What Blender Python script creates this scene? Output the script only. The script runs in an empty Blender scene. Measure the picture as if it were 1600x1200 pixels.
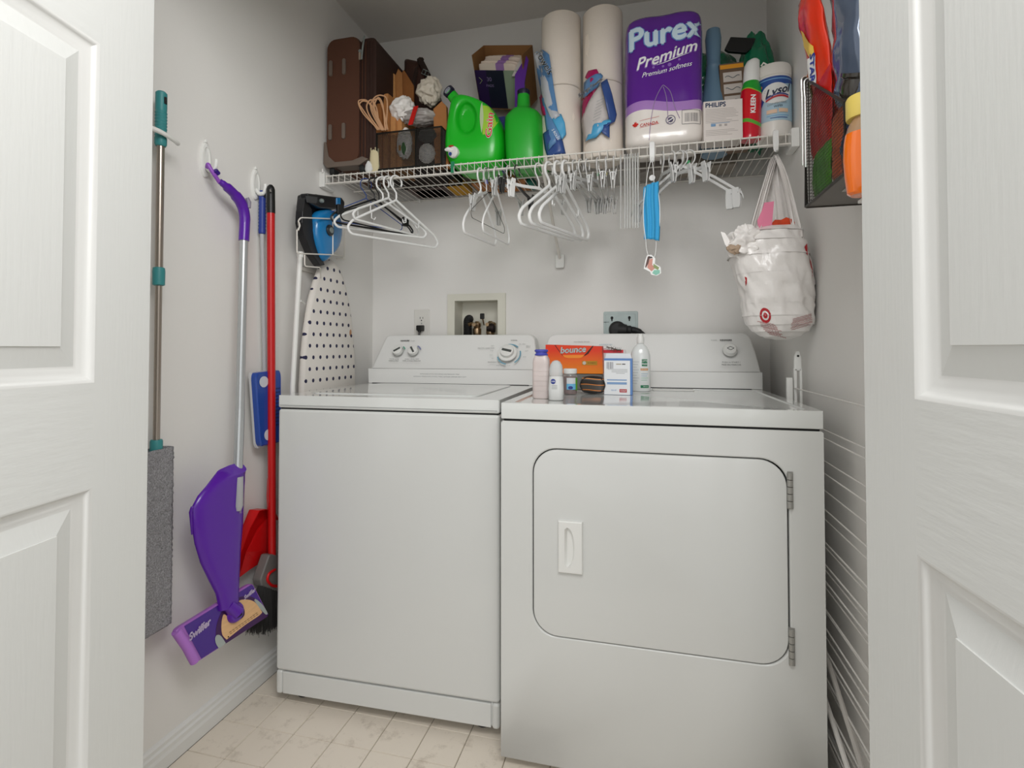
import bpy, math, random
from mathutils import Vector, Matrix, noise
from mathutils.bvhtree import BVHTree
random.seed(7)
PI = math.pi
S = bpy.context.scene
COL = S.collection

# ---------------------------------------------------------------- camera, light, exposure
cam_d = bpy.data.cameras.new('camera'); cam = bpy.data.objects.new('camera', cam_d); COL.objects.link(cam)
CF, CYAW, CPITCH, CPY, CH = 813.6, .2453, .0213, 527.3, 1.053
cam.location = (0, 0, CH); cam.rotation_euler = (PI/2 + CPITCH, 0, CYAW)
cam_d.sensor_width = 36; cam_d.lens = CF/1600*36; cam_d.shift_y = -(600-CPY)/1600
cam_d.clip_start = .02
S.camera = cam
W = bpy.data.worlds.new('world'); S.world = W; W.use_nodes = True
bg = W.node_tree.nodes['Background']; bg.inputs[0].default_value = (1.0, .995, .985, 1); bg.inputs[1].default_value = .78
def area(name, loc, target, sx, sy, power, col=(1, 1, 1)):
    l = bpy.data.lights.new(name, 'AREA'); l.shape = 'RECTANGLE'; l.size = sx; l.size_y = sy; l.energy = power; l.color = col
    o = bpy.data.objects.new(name, l); COL.objects.link(o); o.location = loc
    o.rotation_euler = (Vector(target)-Vector(loc)).to_track_quat('-Z', 'Y').to_euler(); return o
area('added_high_fill', (.15, .12, 2.08), (-.45, 1.5, .9), .9, .6, 17.5, (1, .995, .985))  # unseen area lamp added high up to balance left and back walls
area('added_rear_fill', (.5, -1.9, 1.4), (-.3, 1.5, .8), 1.6, 1.5, 13, (.96, .98, 1))  # broad soft lamp added behind the camera as frontal fill, no window modelled
VS = S.view_settings
VS.view_transform = 'Standard'; VS.look = 'None'; VS.gamma = 1; VS.use_curve_mapping = False; VS.exposure = 0.07

# ---------------------------------------------------------------- helpers
_F = Vector((-math.sin(CYAW), math.cos(CYAW), 0)); _R = Vector((math.cos(CYAW), math.sin(CYAW), 0)); _U = Vector((0, 0, 1))
_F2 = _F*math.cos(CPITCH)+_U*math.sin(CPITCH); _U2 = _U*math.cos(CPITCH)-_F*math.sin(CPITCH)
def P(x, y, X=None, Y=None, Z=None):
    """world point seen at a photo pixel, on a real plane of the closet"""
    d = _F2+_R*((x-800)/CF)+_U2*((CPY-y)/CF)
    t = X/d.x if X is not None else (Y/d.y if Y is not None else (Z-CH)/d.z)
    return Vector((0, 0, CH))+d*t
def lin(c):
    if isinstance(c, str):
        c = c.lstrip('#'); c = [int(c[i:i+2], 16)/255 for i in (0, 2, 4)]
    return tuple((v/12.92 if v <= .04045 else ((v+.055)/1.055)**2.4) for v in c)+(1,)
MATS = {}
def mat(name, col, rough=.5, metal=0, coat=0, trans=0, alpha=1, bump=0, bscale=40, bstretch=(1, 1, 1), var=0, emit=0, sheen=0, ior=1.45, detail=3):
    if name in MATS: return MATS[name]
    m = bpy.data.materials.new(name); m.use_nodes = True; nt = m.node_tree; b = nt.nodes['Principled BSDF']
    b.inputs['Base Color'].default_value = lin(col); b.inputs['Roughness'].default_value = rough; b.inputs['Metallic'].default_value = metal
    b.inputs['Coat Weight'].default_value = coat; b.inputs['Coat Roughness'].default_value = .08
    b.inputs['Transmission Weight'].default_value = trans; b.inputs['Alpha'].default_value = alpha; b.inputs['IOR'].default_value = ior
    b.inputs['Sheen Weight'].default_value = sheen
    if bump or var:
        tc = nt.nodes.new('ShaderNodeTexCoord'); mp = nt.nodes.new('ShaderNodeMapping'); mp.inputs['Scale'].default_value = bstretch
        nt.links.new(tc.outputs['Object'], mp.inputs[0])
        nz = nt.nodes.new('ShaderNodeTexNoise'); nz.inputs['Scale'].default_value = bscale; nz.inputs['Detail'].default_value = detail
        nt.links.new(mp.outputs[0], nz.inputs['Vector'])
        if bump:
            bp = nt.nodes.new('ShaderNodeBump'); bp.inputs['Strength'].default_value = min(1, bump); bp.inputs['Distance'].default_value = .002
            nt.links.new(nz.outputs[0], bp.inputs['Height']); nt.links.new(bp.outputs[0], b.inputs['Normal'])
        if var:
            mx = nt.nodes.new('ShaderNodeMix'); mx.data_type = 'RGBA'
            c = lin(col); mx.inputs['A'].default_value = tuple(v*(1-var) for v in c[:3])+(1,); mx.inputs['B'].default_value = tuple(min(1, v*(1+var)) for v in c[:3])+(1,)
            nt.links.new(nz.outputs[0], mx.inputs['Factor']); nt.links.new(mx.outputs['Result'], b.inputs['Base Color'])
    MATS[name] = m; return m
def ramp_mat(name, axis, stops, rough=.4, wob=0, wscale=20, bump=0, bscale=60, coat=0, waxis=0):
    """horizontal bands of colour along a local axis (position in metres)"""
    m = mat(name, '#ffffff', rough, coat=coat, bump=bump, bscale=bscale); nt = m.node_tree; b = nt.nodes['Principled BSDF']
    tc = nt.nodes.new('ShaderNodeTexCoord'); sp = nt.nodes.new('ShaderNodeSeparateXYZ'); nt.links.new(tc.outputs['Object'], sp.inputs[0])
    lo, hi = stops[0][0], stops[-1][0]+1e-4
    v = sp.outputs[axis]
    if wob:
        s = nt.nodes.new('ShaderNodeMath'); s.operation = 'MULTIPLY'; s.inputs[1].default_value = wscale; nt.links.new(sp.outputs[waxis], s.inputs[0])
        s2 = nt.nodes.new('ShaderNodeMath'); s2.operation = 'SINE'; nt.links.new(s.outputs[0], s2.inputs[0])
        s3 = nt.nodes.new('ShaderNodeMath'); s3.operation = 'MULTIPLY_ADD'; s3.inputs[1].default_value = wob; nt.links.new(s2.outputs[0], s3.inputs[0]); nt.links.new(v, s3.inputs[2]); v = s3.outputs[0]
    r = nt.nodes.new('ShaderNodeMapRange'); r.inputs['From Min'].default_value = lo; r.inputs['From Max'].default_value = hi; nt.links.new(v, r.inputs[0])
    cr = nt.nodes.new('ShaderNodeValToRGB'); cr.color_ramp.interpolation = 'CONSTANT'; nt.links.new(r.outputs[0], cr.inputs[0])
    e = cr.color_ramp.elements
    while len(e) < len(stops): e.new(.5)
    for i, (p, c) in enumerate(stops): e[i].position = (p-lo)/(hi-lo); e[i].color = lin(c)
    nt.links.new(cr.outputs[0], b.inputs['Base Color']); return m

def tag(o, label=None, cat=None, group=None, kind=None):
    if label: o['label'] = label
    if cat: o['category'] = cat
    if group: o['group'] = group
    if kind: o['kind'] = kind
    return o
def thing(name, label, cat, loc=(0, 0, 0), rz=0, rx=0, ry=0, group=None):
    o = bpy.data.objects.new(name, None); o.empty_display_size = .02; COL.objects.link(o)
    o.location = loc; o.rotation_euler = (rx, ry, rz); return tag(o, label, cat, group)
def structure(name):
    o = bpy.data.objects.new(name, None); o.empty_display_size = .02; COL.objects.link(o); o['kind'] = 'structure'; return o
def copy_tree(o, parent=None):
    c = o.copy(); COL.objects.link(c)
    if parent: c.parent = parent
    for ch in list(o.children): copy_tree(ch, c)
    return c

class MB:
    def __init__(s): s.v = []; s.f = []; s.m = []; s.cur = 0
    def add(s, vs, fs):
        n = len(s.v); s.v += [tuple(v) for v in vs]; s.f += [tuple(i+n for i in f) for f in fs]; s.m += [s.cur]*len(fs); return s
    def box(s, x0, x1, y0, y1, z0, z1):
        return s.add([(x0,y0,z0),(x1,y0,z0),(x1,y1,z0),(x0,y1,z0),(x0,y0,z1),(x1,y0,z1),(x1,y1,z1),(x0,y1,z1)],
                     [(0,3,2,1),(4,5,6,7),(0,1,5,4),(1,2,6,5),(2,3,7,6),(3,0,4,7)])
    def loft(s, rings, cap=True, closed=True):
        n = len(rings[0]); vs = [p for r in rings for p in r]; fs = []
        for i in range(len(rings)-1):
            for j in range(n if closed else n-1):
                k = (j+1) % n; fs.append((i*n+j, i*n+k, (i+1)*n+k, (i+1)*n+j))
        if cap and closed: fs += [tuple(range(n-1, -1, -1)), tuple(range((len(rings)-1)*n, len(rings)*n))]
        return s.add(vs, fs)
    def tube(s, pts, r, seg=8, closed=False):
        pts = [Vector(p) for p in pts]; n = len(pts); rr = list(r) if isinstance(r, (list, tuple)) else [r]*n
        if len(rr) != n: rr = [rr[min(len(rr)-1, int(i*(len(rr)-1)/max(1, n-1)))]*(1-(i*(len(rr)-1)/max(1, n-1))%1)+rr[min(len(rr)-1, int(i*(len(rr)-1)/max(1, n-1))+1)]*((i*(len(rr)-1)/max(1, n-1))%1) for i in range(n)]
        T = []
        for i in range(n):
            a = pts[(i-1) % n] if (closed or i > 0) else pts[i]; b = pts[(i+1) % n] if (closed or i < n-1) else pts[i]
            T.append((b-a).normalized())
        up = Vector((0, 0, 1)) if abs(T[0].z) < .9 else Vector((1, 0, 0)); nrm = (up-T[0]*up.dot(T[0])).normalized(); rings = []
        for i in range(n):
            nrm = nrm-T[i]*nrm.dot(T[i]); nrm.normalize(); bi = T[i].cross(nrm)
            rings.append([pts[i]+(nrm*math.cos(2*PI*k/seg)+bi*math.sin(2*PI*k/seg))*rr[i] for k in range(seg)])
        if closed: rings.append(rings[0]); return s.loft(rings, cap=False)
        return s.loft(rings)
    def lathe(s, prof, seg=24, c=(0, 0, 0), axis='z'):
        rings = []
        for r, z in prof:
            ring = []
            for k in range(seg):
                a = 2*PI*k/seg; x, y = r*math.cos(a), r*math.sin(a)
                q = (x, y, z) if axis == 'z' else ((z, x, y) if axis == 'x' else (y, z, x))
                ring.append((q[0]+c[0], q[1]+c[1], q[2]+c[2]))
            rings.append(ring)
        return s.loft(rings)
    def prism(s, pts, a0, a1, plane='xz'):
        """outline pts extruded; plane xz -> along y, yz -> along x, xy -> along z"""
        def q(p, a): return (p[0], a, p[1]) if plane == 'xz' else ((a, p[0], p[1]) if plane == 'yz' else (p[0], p[1], a))
        return s.loft([[q(p, a0) for p in pts], [q(p, a1) for p in pts]])
    def sheet(s, fn, nu, nv):
        vs = [fn(i/nu, j/nv) for j in range(nv+1) for i in range(nu+1)]
        return s.add(vs, [(j*(nu+1)+i, j*(nu+1)+i+1, (j+1)*(nu+1)+i+1, (j+1)*(nu+1)+i) for j in range(nv) for i in range(nu)])
    def pillow(s, pts, prof, plane='xz', c=None):
        """outline pts with rings scaled about c: prof = [(k, depth)]"""
        c = c or (sum(p[0] for p in pts)/len(pts), sum(p[1] for p in pts)/len(pts))
        def q(p, k, a):
            u, v = c[0]+(p[0]-c[0])*k, c[1]+(p[1]-c[1])*k
            return (u, a, v) if plane == 'xz' else ((a, u, v) if plane == 'yz' else (u, v, a))
        return s.loft([[q(p, k, a) for p in pts] for k, a in prof])
    def ring_face(s, inner, rect, y, plane='xz', depth=None):
        """flat face between an inner outline and an outer rectangle, plus the inner wall"""
        cx = sum(p[0] for p in inner)/len(inner); cz = sum(p[1] for p in inner)/len(inner)
        x0, x1, z0, z1 = rect; outer = []
        for p in inner:
            dx, dz = p[0]-cx, p[1]-cz
            t = min(((x1-cx)/dx if dx > 1e-9 else 9e9), ((x0-cx)/dx if dx < -1e-9 else 9e9), ((z1-cz)/dz if dz > 1e-9 else 9e9), ((z0-cz)/dz if dz < -1e-9 else 9e9))
            outer.append([cx+dx*t, cz+dz*t])
        for X, Z in ((x0, z0), (x1, z0), (x0, z1), (x1, z1)):
            o = min(outer, key=lambda q: (q[0]-X)**2+(q[1]-Z)**2); o[0], o[1] = X, Z
        def q(p, a): return (p[0], a, p[1]) if plane == 'xz' else (p[0], p[1], a)
        R = [[q(p, y) for p in outer], [q(p, y) for p in inner]]
        if depth is not None: R.append([q(p, y+depth) for p in inner])
        return s.loft(R, cap=False)
    def xf(s, M):
        s.v = [tuple(M @ Vector(v)) for v in s.v]; return s
    def noise(s, amp, scale, seed=0, axes=(1, 1, 1)):
        o = Vector((seed*3.1, seed*7.7, seed*1.3))
        s.v = [tuple(Vector(v)+Vector([a*b for a, b in zip(noise.noise_vector(Vector(v)*scale+o), axes)])*amp) for v in s.v]; return s
    def build(s, name, mats, parent=None, smooth=35, bevel=0, bseg=2, sub=0, solid=0, label=None, cat=None, group=None, kind=None, loc=None, rot=None, world=False):
        me = bpy.data.meshes.new(name)
        vs = s.v
        if world and parent is not None:
            inv = Matrix.LocRotScale(parent.location, parent.rotation_euler, None).inverted(); vs = [inv @ Vector(v) for v in vs]
        me.from_pydata(vs, [], s.f); me.validate()
        if not isinstance(mats, (list, tuple)): mats = [mats]
        for m in mats: me.materials.append(m)
        if len(me.polygons) == len(s.m): me.polygons.foreach_set('material_index', s.m)
        import bmesh
        bm = bmesh.new(); bm.from_mesh(me); bmesh.ops.recalc_face_normals(bm, faces=bm.faces); bm.to_mesh(me); bm.free()
        if smooth: me.shade_smooth(); me.set_sharp_from_angle(angle=math.radians(smooth))
        o = bpy.data.objects.new(name, me); COL.objects.link(o)
        if parent is not None: o.parent = parent
        if loc: o.location = loc
        if rot: o.rotation_euler = rot
        if bevel:
            b = o.modifiers.new('bevel', 'BEVEL'); b.width = bevel; b.segments = bseg; b.limit_method = 'ANGLE'; b.angle_limit = math.radians(40); b.harden_normals = True
        if solid: q = o.modifiers.new('solid', 'SOLIDIFY'); q.thickness = solid; q.offset = 0
        if sub: q = o.modifiers.new('sub', 'SUBSURF'); q.levels = sub; q.render_levels = sub
        return tag(o, label, cat, group, kind)

def rrect(x0, x1, z0, z1, r, n=6):
    pts = []
    for cx, cz, a in ((x1-r, z1-r, 0), (x0+r, z1-r, 90), (x0+r, z0+r, 180), (x1-r, z0+r, 270)):
        for k in range(n+1):
            t = math.radians(a+90*k/n); pts.append((cx+r*math.cos(t), cz+r*math.sin(t)))
    return pts
def sring(cx, cy, z, a, b, n=2, seg=28, ph=0):
    r = []
    for k in range(seg):
        t = 2*PI*k/seg+ph; c, s_ = math.cos(t), math.sin(t)
        r.append((cx+a*math.copysign(abs(c)**(2/n), c), cy+b*math.copysign(abs(s_)**(2/n), s_), z))
    return r
def smooth_path(pts, n=6):
    pts = [Vector(p) for p in pts]; out = []
    for i in range(len(pts)-1):
        p0 = pts[max(i-1, 0)]; p1 = pts[i]; p2 = pts[i+1]; p3 = pts[min(i+2, len(pts)-1)]
        for k in range(n):
            t = k/n; out.append(.5*((2*p1)+(p2-p0)*t+(2*p0-5*p1+4*p2-p3)*t*t+(3*p1-p0-3*p2+p3)*t**3))
    out.append(pts[-1]); return out
def round_path(pts, r, n=4):
    """polyline with its corners rounded"""
    pts = [Vector(p) for p in pts]; out = [pts[0]]
    for i in range(1, len(pts)-1):
        a, b, c = pts[i-1], pts[i], pts[i+1]; d1 = (a-b); d2 = (c-b); rr = min(r, d1.length*.45, d2.length*.45)
        p, q = b+d1.normalized()*rr, b+d2.normalized()*rr
        for k in range(n+1):
            t = k/n; out.append(p*(1-t)**2+b*2*t*(1-t)+q*t*t)
    out.append(pts[-1]); return out
_tx = {}
def glyphs(string, size):
    """flat letter mesh (verts 2D, faces), centred"""
    key = (string, size)
    if key in _tx: return _tx[key]
    cu = bpy.data.curves.new('t', 'FONT'); cu.body = string; cu.size = size; cu.align_x = 'CENTER'; cu.align_y = 'CENTER'; cu.resolution_u = 3
    ob = bpy.data.objects.new('t', cu); COL.objects.link(ob)
    dg = bpy.context.evaluated_depsgraph_get(); me = bpy.data.meshes.new_from_object(ob.evaluated_get(dg))
    r = ([(v.co.x, v.co.y) for v in me.vertices], [tuple(p.vertices) for p in me.polygons])
    bpy.data.objects.remove(ob); bpy.data.curves.remove(cu); bpy.data.meshes.remove(me); _tx[key] = r; return r
def lettering(string, size, fn, m, parent, shear=0, sx=1, bold=0, name='lettering', world=False):
    vs, fs = glyphs(string, size); b = MB()
    offs = [(0, 0)] if not bold else [(0, 0), (bold, 0), (-bold, 0), (0, bold), (0, -bold)]
    for ox, oy in offs: b.add([fn((x+shear*y)*sx+ox, y+oy) for x, y in vs], fs)
    return b.build(name, m, parent, smooth=0, world=world)
def flat(parent_frame):
    """frame = (origin, right, up, lift) -> fn(u, v)"""
    o, r, u = [Vector(q) for q in parent_frame[:3]]; r = r.normalized(); u = u.normalized(); n = r.cross(u).normalized(); l = parent_frame[3] if len(parent_frame) > 3 else .0006
    return lambda a, b, e=0: o+r*a+u*b+n*(l+e)
def rect_print(fn, x0, x1, z0, z1, m, parent, name='print', nx=1, nz=1, world=False):
    b = MB(); b.sheet(lambda u, v: fn(x0+(x1-x0)*u, z0+(z1-z0)*v), nx, nz); return b.build(name, m, parent, world=world)
def poly_print(fn, pts, m, parent, name='print', world=False):
    b = MB(); b.add([fn(*p) for p in pts], [tuple(range(len(pts)))]); return b.build(name, m, parent, smooth=0, world=world)
def drape(o, lift=.001, direction=(0, 1, 0), org=-.5, world=False):
    """fn(u, v) -> point on the surface of o (local x,z), seen along +y"""
    dg = bpy.context.evaluated_depsgraph_get(); me = o.evaluated_get(dg).to_mesh()
    bv = BVHTree.FromPolygons([v.co.copy() for v in me.vertices], [tuple(p.vertices) for p in me.polygons])
    o.evaluated_get(dg).to_mesh_clear()
    def fn(a, b, e=0):
        h = bv.ray_cast(Vector((a, org, b)), Vector((0, 1, 0)))
        if h[0] is None:
            h = bv.find_nearest(Vector((a, org*.2, b)))
        return h[0]+Vector((0, -lift-e, 0))
    return fn

# materials
WALL = mat('wall_paint', '#e6e4e0', .75, bump=.12, bscale=160)
CEIL = mat('ceiling_paint', '#dedad4', .85)
TRIM = mat('trim_paint', '#e0e0dd', .4, bump=.05, bscale=60)
DOOR = mat('door_paint', '#dddedb', .42, bump=.16, bscale=170, bstretch=(1, 1, .09), detail=5)
DOORH = mat('door_paint_rail', '#dddedb', .42, bump=.4, bscale=75, bstretch=(.16, .16, 1), detail=5)
ENAM = mat('white_enamel', '#cfd0cd', .22, coat=.3)
ENAMT = mat('white_enamel_top', '#d6d8d5', .1, coat=.7)
PLAS = mat('white_plastic', '#e6e6e2', .38)
DARK = mat('dark_gap', '#1a1a1a', .8)
BLACK = mat('black_plastic', '#161616', .4)
BLACKR = mat('black_rubber', '#1c1c1c', .6)
CHROME = mat('steel', '#e2e4e2', .25, metal=.6)
STEEL = mat('galvanised_steel', '#99a3a1', .5, metal=.55, var=.15, bscale=30)
GREYP = mat('grey_print', '#8b8f8e', .5)
DPRINT = mat('dark_print', '#3a3c3c', .5)
BLUEP = mat('blue_print', '#6fa3b8', .5)
WIRE = mat('white_coated_wire', '#e2ded6', .35)
HANG = mat('white_hanger_plastic', '#e8e8e6', .3)
CLEAR = mat('clear_hanger_plastic', '#e6e6e4', .22, trans=.35, ior=1.3)
KRAFT = mat('kraft_paper', '#b57c48', .8, bump=.2, bscale=60, var=.12)
BAGW = mat('white_bag_plastic', '#ece8e3', .32, bump=.6, bscale=22, detail=4)
RED = mat('red_plastic', '#cf1014', .35)
PURP = mat('purple_plastic', '#55149c', .28, coat=.3)
WHITE = mat('white_print', '#f2f2f0', .5)

# ---------------------------------------------------------------- the setting
XL, XR, YB = -1.178, .4624, 2.12
YF0, YF1 = .77, .85         # front wall of the closet
CZ = 2.44
fl = structure('floor')
VIN = mat('vinyl_tile', '#d9cdb9', .35, var=.1, bscale=9, bump=.1)
nt = VIN.node_tree; b_ = nt.nodes['Principled BSDF']
tc = nt.nodes.new('ShaderNodeTexCoord'); n1 = nt.nodes.new('ShaderNodeTexNoise'); n1.inputs['Scale'].default_value = 14; n1.inputs['Detail'].default_value = 8; n1.inputs['Roughness'].default_value = .75
gm = nt.nodes.new('ShaderNodeNewGeometry'); nt.links.new(gm.outputs['Position'], n1.inputs['Vector'])
cr = nt.nodes.new('ShaderNodeValToRGB'); cr.color_ramp.elements[0].position = .28; cr.color_ramp.elements[0].color = lin('#c0b4a4'); cr.color_ramp.elements[1].position = .46; cr.color_ramp.elements[1].color = lin('#e4dacb')
nt.links.new(n1.outputs[0], cr.inputs[0]); nt.links.new(cr.outputs[0], b_.inputs['Base Color'])
MB().box(-2.2, 1.6, -2.2, 2.3, -.06, -.0025).build('grout', mat('vinyl_joint', '#8d8577', .6), fl)
TS = .1165; tb = MB(); g = .0009
tb.add([(g, g, -.0025), (TS-g, g, -.0025), (TS-g, TS-g, -.0025), (g, TS-g, -.0025), (g+.001, g+.001, 0), (TS-g-.001, g+.001, 0), (TS-g-.001, TS-g-.001, 0), (g+.001, TS-g-.001, 0)], [(4,5,6,7),(0,1,5,4),(1,2,6,5),(2,3,7,6),(3,0,4,7)])
proto = tb.build('tile', VIN, fl, smooth=0)
first = True
for i in range(0, 15):
    for j in range(-1, 10):
        x = -1.2 + .037 + i*TS - TS*0; y = 1.373-TS*7+j*TS
        if x < XL-.02 or x+TS > XR+.06: continue
        o = proto if first else proto.copy()
        if not first: COL.objects.link(o)
        o.location = (x, y, 0); first = False
wb = structure('wall_back'); hx0, hx1, hz0, hz1 = -.790, -.583, 1.040, 1.262
b = MB(); b.box(-1.4, hx0, YB, YB+.12, 0, CZ); b.box(hx1, .7, YB, YB+.12, 0, CZ); b.box(hx0, hx1, YB, YB+.12, 0, hz0); b.box(hx0, hx1, YB, YB+.12, hz1, CZ)
b.build('plaster', WALL, wb, smooth=0)
MB().box(XL-.12, XL, YF0, YB+.12, 0, CZ).build('wall_left', WALL, smooth=0, kind='structure')
MB().box(XR, XR+.12, YF0, YB+.12, 0, CZ).build('wall_right', WALL, smooth=0, kind='structure')
MB().box(-1.4, .7, YF0, YB+.12, CZ, CZ+.1).build('ceiling', CEIL, smooth=0, kind='structure')
b = MB(); b.box(-2.2, -1.02, YF0, YF1, 0, CZ); b.box(.345, 1.6, YF0, YF1, 0, CZ); b.box(-1.02, .345, YF0, YF1, 2.06, CZ)
b.build('wall_front', WALL, smooth=0, kind='structure')
# baseboards with a moulded profile (thickness, height)
BP = [(0, 0), (.015, 0), (.015, .032), (.012, .040), (.012, .050), (.008, .055), (.008, .064), (.004, .069), (0, .071)]
def bboard(name, pa, pb, n):
    pa, pb, n = Vector(pa), Vector(pb), Vector(n)
    MB().loft([[p+n*t+Vector((0, 0, z)) for t, z in BP] for p in (pa, pb)]).build(name, TRIM, smooth=20, kind='structure')
bboard('baseboard_left', (XL, YF1, 0), (XL, YB, 0), (1, 0, 0))
bboard('baseboard_right', (XR, YF1, 0), (XR, YB, 0), (-1, 0, 0))
bboard('baseboard_back', (XL+.015, YB, 0), (XR-.015, YB, 0), (0, -1, 0))

# doors: moulded bifold leaves standing open at right angles; local x runs from the inner edge towards the room
def door(name, edge, direction, facing, stile):
    ang = math.atan2(direction[1], direction[0])
    d = structure(name); d.location = (edge[0], edge[1], 0); d.rotation_euler = (0, 0, ang)
    W_, T_, s = .46, .035, facing       # local y: s*... front face at y=0, body behind
    x0, x1 = stile, W_-stile
    rows = [(.25, .838), (1.0, 1.535), (1.655, 1.90)]
    H0, H1 = .012, 2.03
    f = MB(); back = s*T_
    def fr(x_0, x_1, z_0, z_1, nm, m): return MB().box(x_0, x_1, min(0, back), max(0, back), z_0, z_1).build(nm, m, d, smooth=0)
    fr(0, x0, H0, H1, 'stile', DOOR); fr(x1, W_, H0, H1, 'stile', DOOR)
    zz = [H0]+[q for r_ in rows for q in r_]+[H1]
    for k in range(0, len(zz), 2): fr(x0, x1, zz[k], zz[k+1], 'rail', DOORH)
    # profile: (inset, depth)
    pr = [(0, 0), (.003, .001), (.006, .0045), (.010, .0075), (.016, .009), (.020, .011), (.026, .011), (.056, .0035), (.0562, .0015)]
    for z0, z1 in rows:
        b = MB(); rings = []
        for i_, dp in pr[:7]:
            rings.append([(x0+i_, s*dp, z0+i_), (x1-i_, s*dp, z0+i_), (x1-i_, s*dp, z1-i_), (x0+i_, s*dp, z1-i_)])
        b.loft(rings, cap=False); b.build('molding', TRIM, d, smooth=50)
        b = MB(); rings = []
        for i_, dp in pr[6:]:
            rings.append([(x0+i_, s*dp, z0+i_), (x1-i_, s*dp, z0+i_), (x1-i_, s*dp, z1-i_), (x0+i_, s*dp, z1-i_)])
        b.loft(rings, cap=False); n_ = len(b.v); b.f.append((n_-4, n_-3, n_-2, n_-1)); b.m.append(0)
        b.build('panel', DOOR, d, smooth=0)
    return d
door('door_1', (-.85, .741), (.183, -.983), -1, .112)    # left leaf, its face looks to +x
door('door_2', (.27, .742), (.0691, -.9976), 1, .107)    # right leaf, its face looks to -x
# ---------------------------------------------------------------- washing machine (local: x width, y depth, origin front-left on the floor)
def console_fn(bx, cz, zt, y0, y1):
    d = Vector((0, y1-y0, zt-cz)); L = d.length; d.normalize(); n = Vector((0, -d.z, d.y))
    return lambda u, v, e=0: Vector((u, y0, cz))+d*v+n*(.0008+e), L, d, n
WG = thing('washing_machine', 'white top-loading washing machine with three dials, left of the dryer', 'washing machine', (-1.063, 1.351, 0), rz=.0225)
WW, WH = .686, .913
b = MB(); b.box(0, WW, .006, .66, .030, .098); b.box(0, .022, 0, .1, .028, .098); b.box(WW-.022, WW, 0, .1, .028, .098); b.box(0, WW, 0, .66, .0985, .872)
b.build('cabinet', ENAM, WG, bevel=.009, bseg=4)
MB().box(.0235, WW-.0235, .0012, .02, .032, .0955).build('kick_panel', ENAM, WG, bevel=.002)
for x in (.06, WW-.06):
    for y in (.06, .6): MB().lathe([(.012, 0), (.022, .002), (.022, .012), (.010, .016), (.010, .032)], 16, (x, y, 0)).build('foot', BLACKR, WG)
MB().box(.006, WW-.006, .006, .655, .870, .878).build('gap_strip', DARK, WG, smooth=0)
b = MB(); b.ring_face(rrect(.055, .60, .075, .545, .03), (0, WW, 0, .66), WH, plane='xy', depth=-.02)
b.box(0, WW, 0, .66, .8755, .8905)
rr = rrect(0, WW, 0, .66, .001, 1)
b.loft([[(x, y, .880) for x, y in ((0,0),(WW,0),(WW,.66),(0,.66))], [(x, y, WH) for x, y in ((0,0),(WW,0),(WW,.66),(0,.66))]], cap=False)
b.build('top_panel', ENAMT, WG, bevel=.006, bseg=3)
ld = rrect(.0575, .5975, .0775, .5425, .028)
b = MB(); b.pillow(ld, [(1, .895), (1, .9135), (.995, .9155), (.93, .9165), (.85, .9150)], plane='xy'); b.build('lid', ENAMT, WG, smooth=30)
# console: an outline in x,z leaning back above the crease
def console(T, out_low, out_up, y0, y1, yb, seams):
    zc = out_low[-1][1]; zt = max(p[1] for p in out_up)
    fy = lambda z: y0 if z <= zc+1e-6 else y0+(y1-y0)*(z-zc)/(zt-zc)
    ol = out_low[0:1]; pts = [out_low[1]]+[out_low[0]]+[out_low[3]]+[out_low[2]]
    b = MB(); L0, L1, R1, R0 = out_low      # bottom left, crease left, crease right, bottom right (x,z)
    b.add([(L0[0], y0, L0[1]), (R0[0], y0, R0[1]), (R1[0], y0, R1[1]), (L1[0], y0, L1[1])], [(0, 1, 2, 3)])
    up = [L1]+out_up+[R1]; n = len(up)
    b.add([(p[0], fy(p[1]), p[1]) for p in up], [tuple(range(n))])
    loop = [L0]+up+[R0]; fr = [(p[0], fy(p[1]), p[1]) for p in loop]; mid = [(p[0]+(.004 if p[0] < .3 else -.004)*0, fy(p[1])+.02, p[1]) for p in loop]; bk = [(p[0], yb, p[1]) for p in loop]
    b.loft([fr, bk], cap=False, closed=False)
    b.add(bk, [tuple(range(len(bk)))])
    import bmesh
    o = b.build('console', mat('console_enamel', '#e4e4e1', .38), T, smooth=30)
    bm = bmesh.new(); bm.from_mesh(o.data); bmesh.ops.remove_doubles(bm, verts=bm.verts, dist=1e-5); bmesh.ops.recalc_face_normals(bm, faces=bm.faces); bm.to_mesh(o.data); bm.free()
    o.data.shade_flat()
    m = o.modifiers.new('bevel', 'BEVEL'); m.width = .006; m.segments = 3; m.limit_method = 'ANGLE'; m.angle_limit = math.radians(20)
    for x in seams:
        MB().box(x-.0006, x+.0006, y0-.0003, y0+.003, out_low[0][1], zc-.004).build('seam', GREYP, T, smooth=0)
    return o
def arcpts(cx, cz, r, a0, a1, n=6): return [(cx+r*math.cos(math.radians(a0+(a1-a0)*k/n)), cz+r*math.sin(math.radians(a0+(a1-a0)*k/n))) for k in range(n+1)]
Y0, Y1 = .566, .655
console(WG, [(-.006, WH+.001), (-.007, .972), (WW+.003, .972), (WW+.003, WH+.001)], arcpts(.048, 1.085, .024, 155, 90)+arcpts(WW-.050, 1.077, .032, 90, 8), Y0, Y1, .72, (.012, WW-.03))
MB().box(.01, WW-.028, Y0-.0004, Y0+.01, WH-.0005, WH+.0022).build('shadow_gap', DARK, WG, smooth=0)
cf, cL, cd, cn = console_fn(0, .972, 1.109, Y0, Y1)
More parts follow.
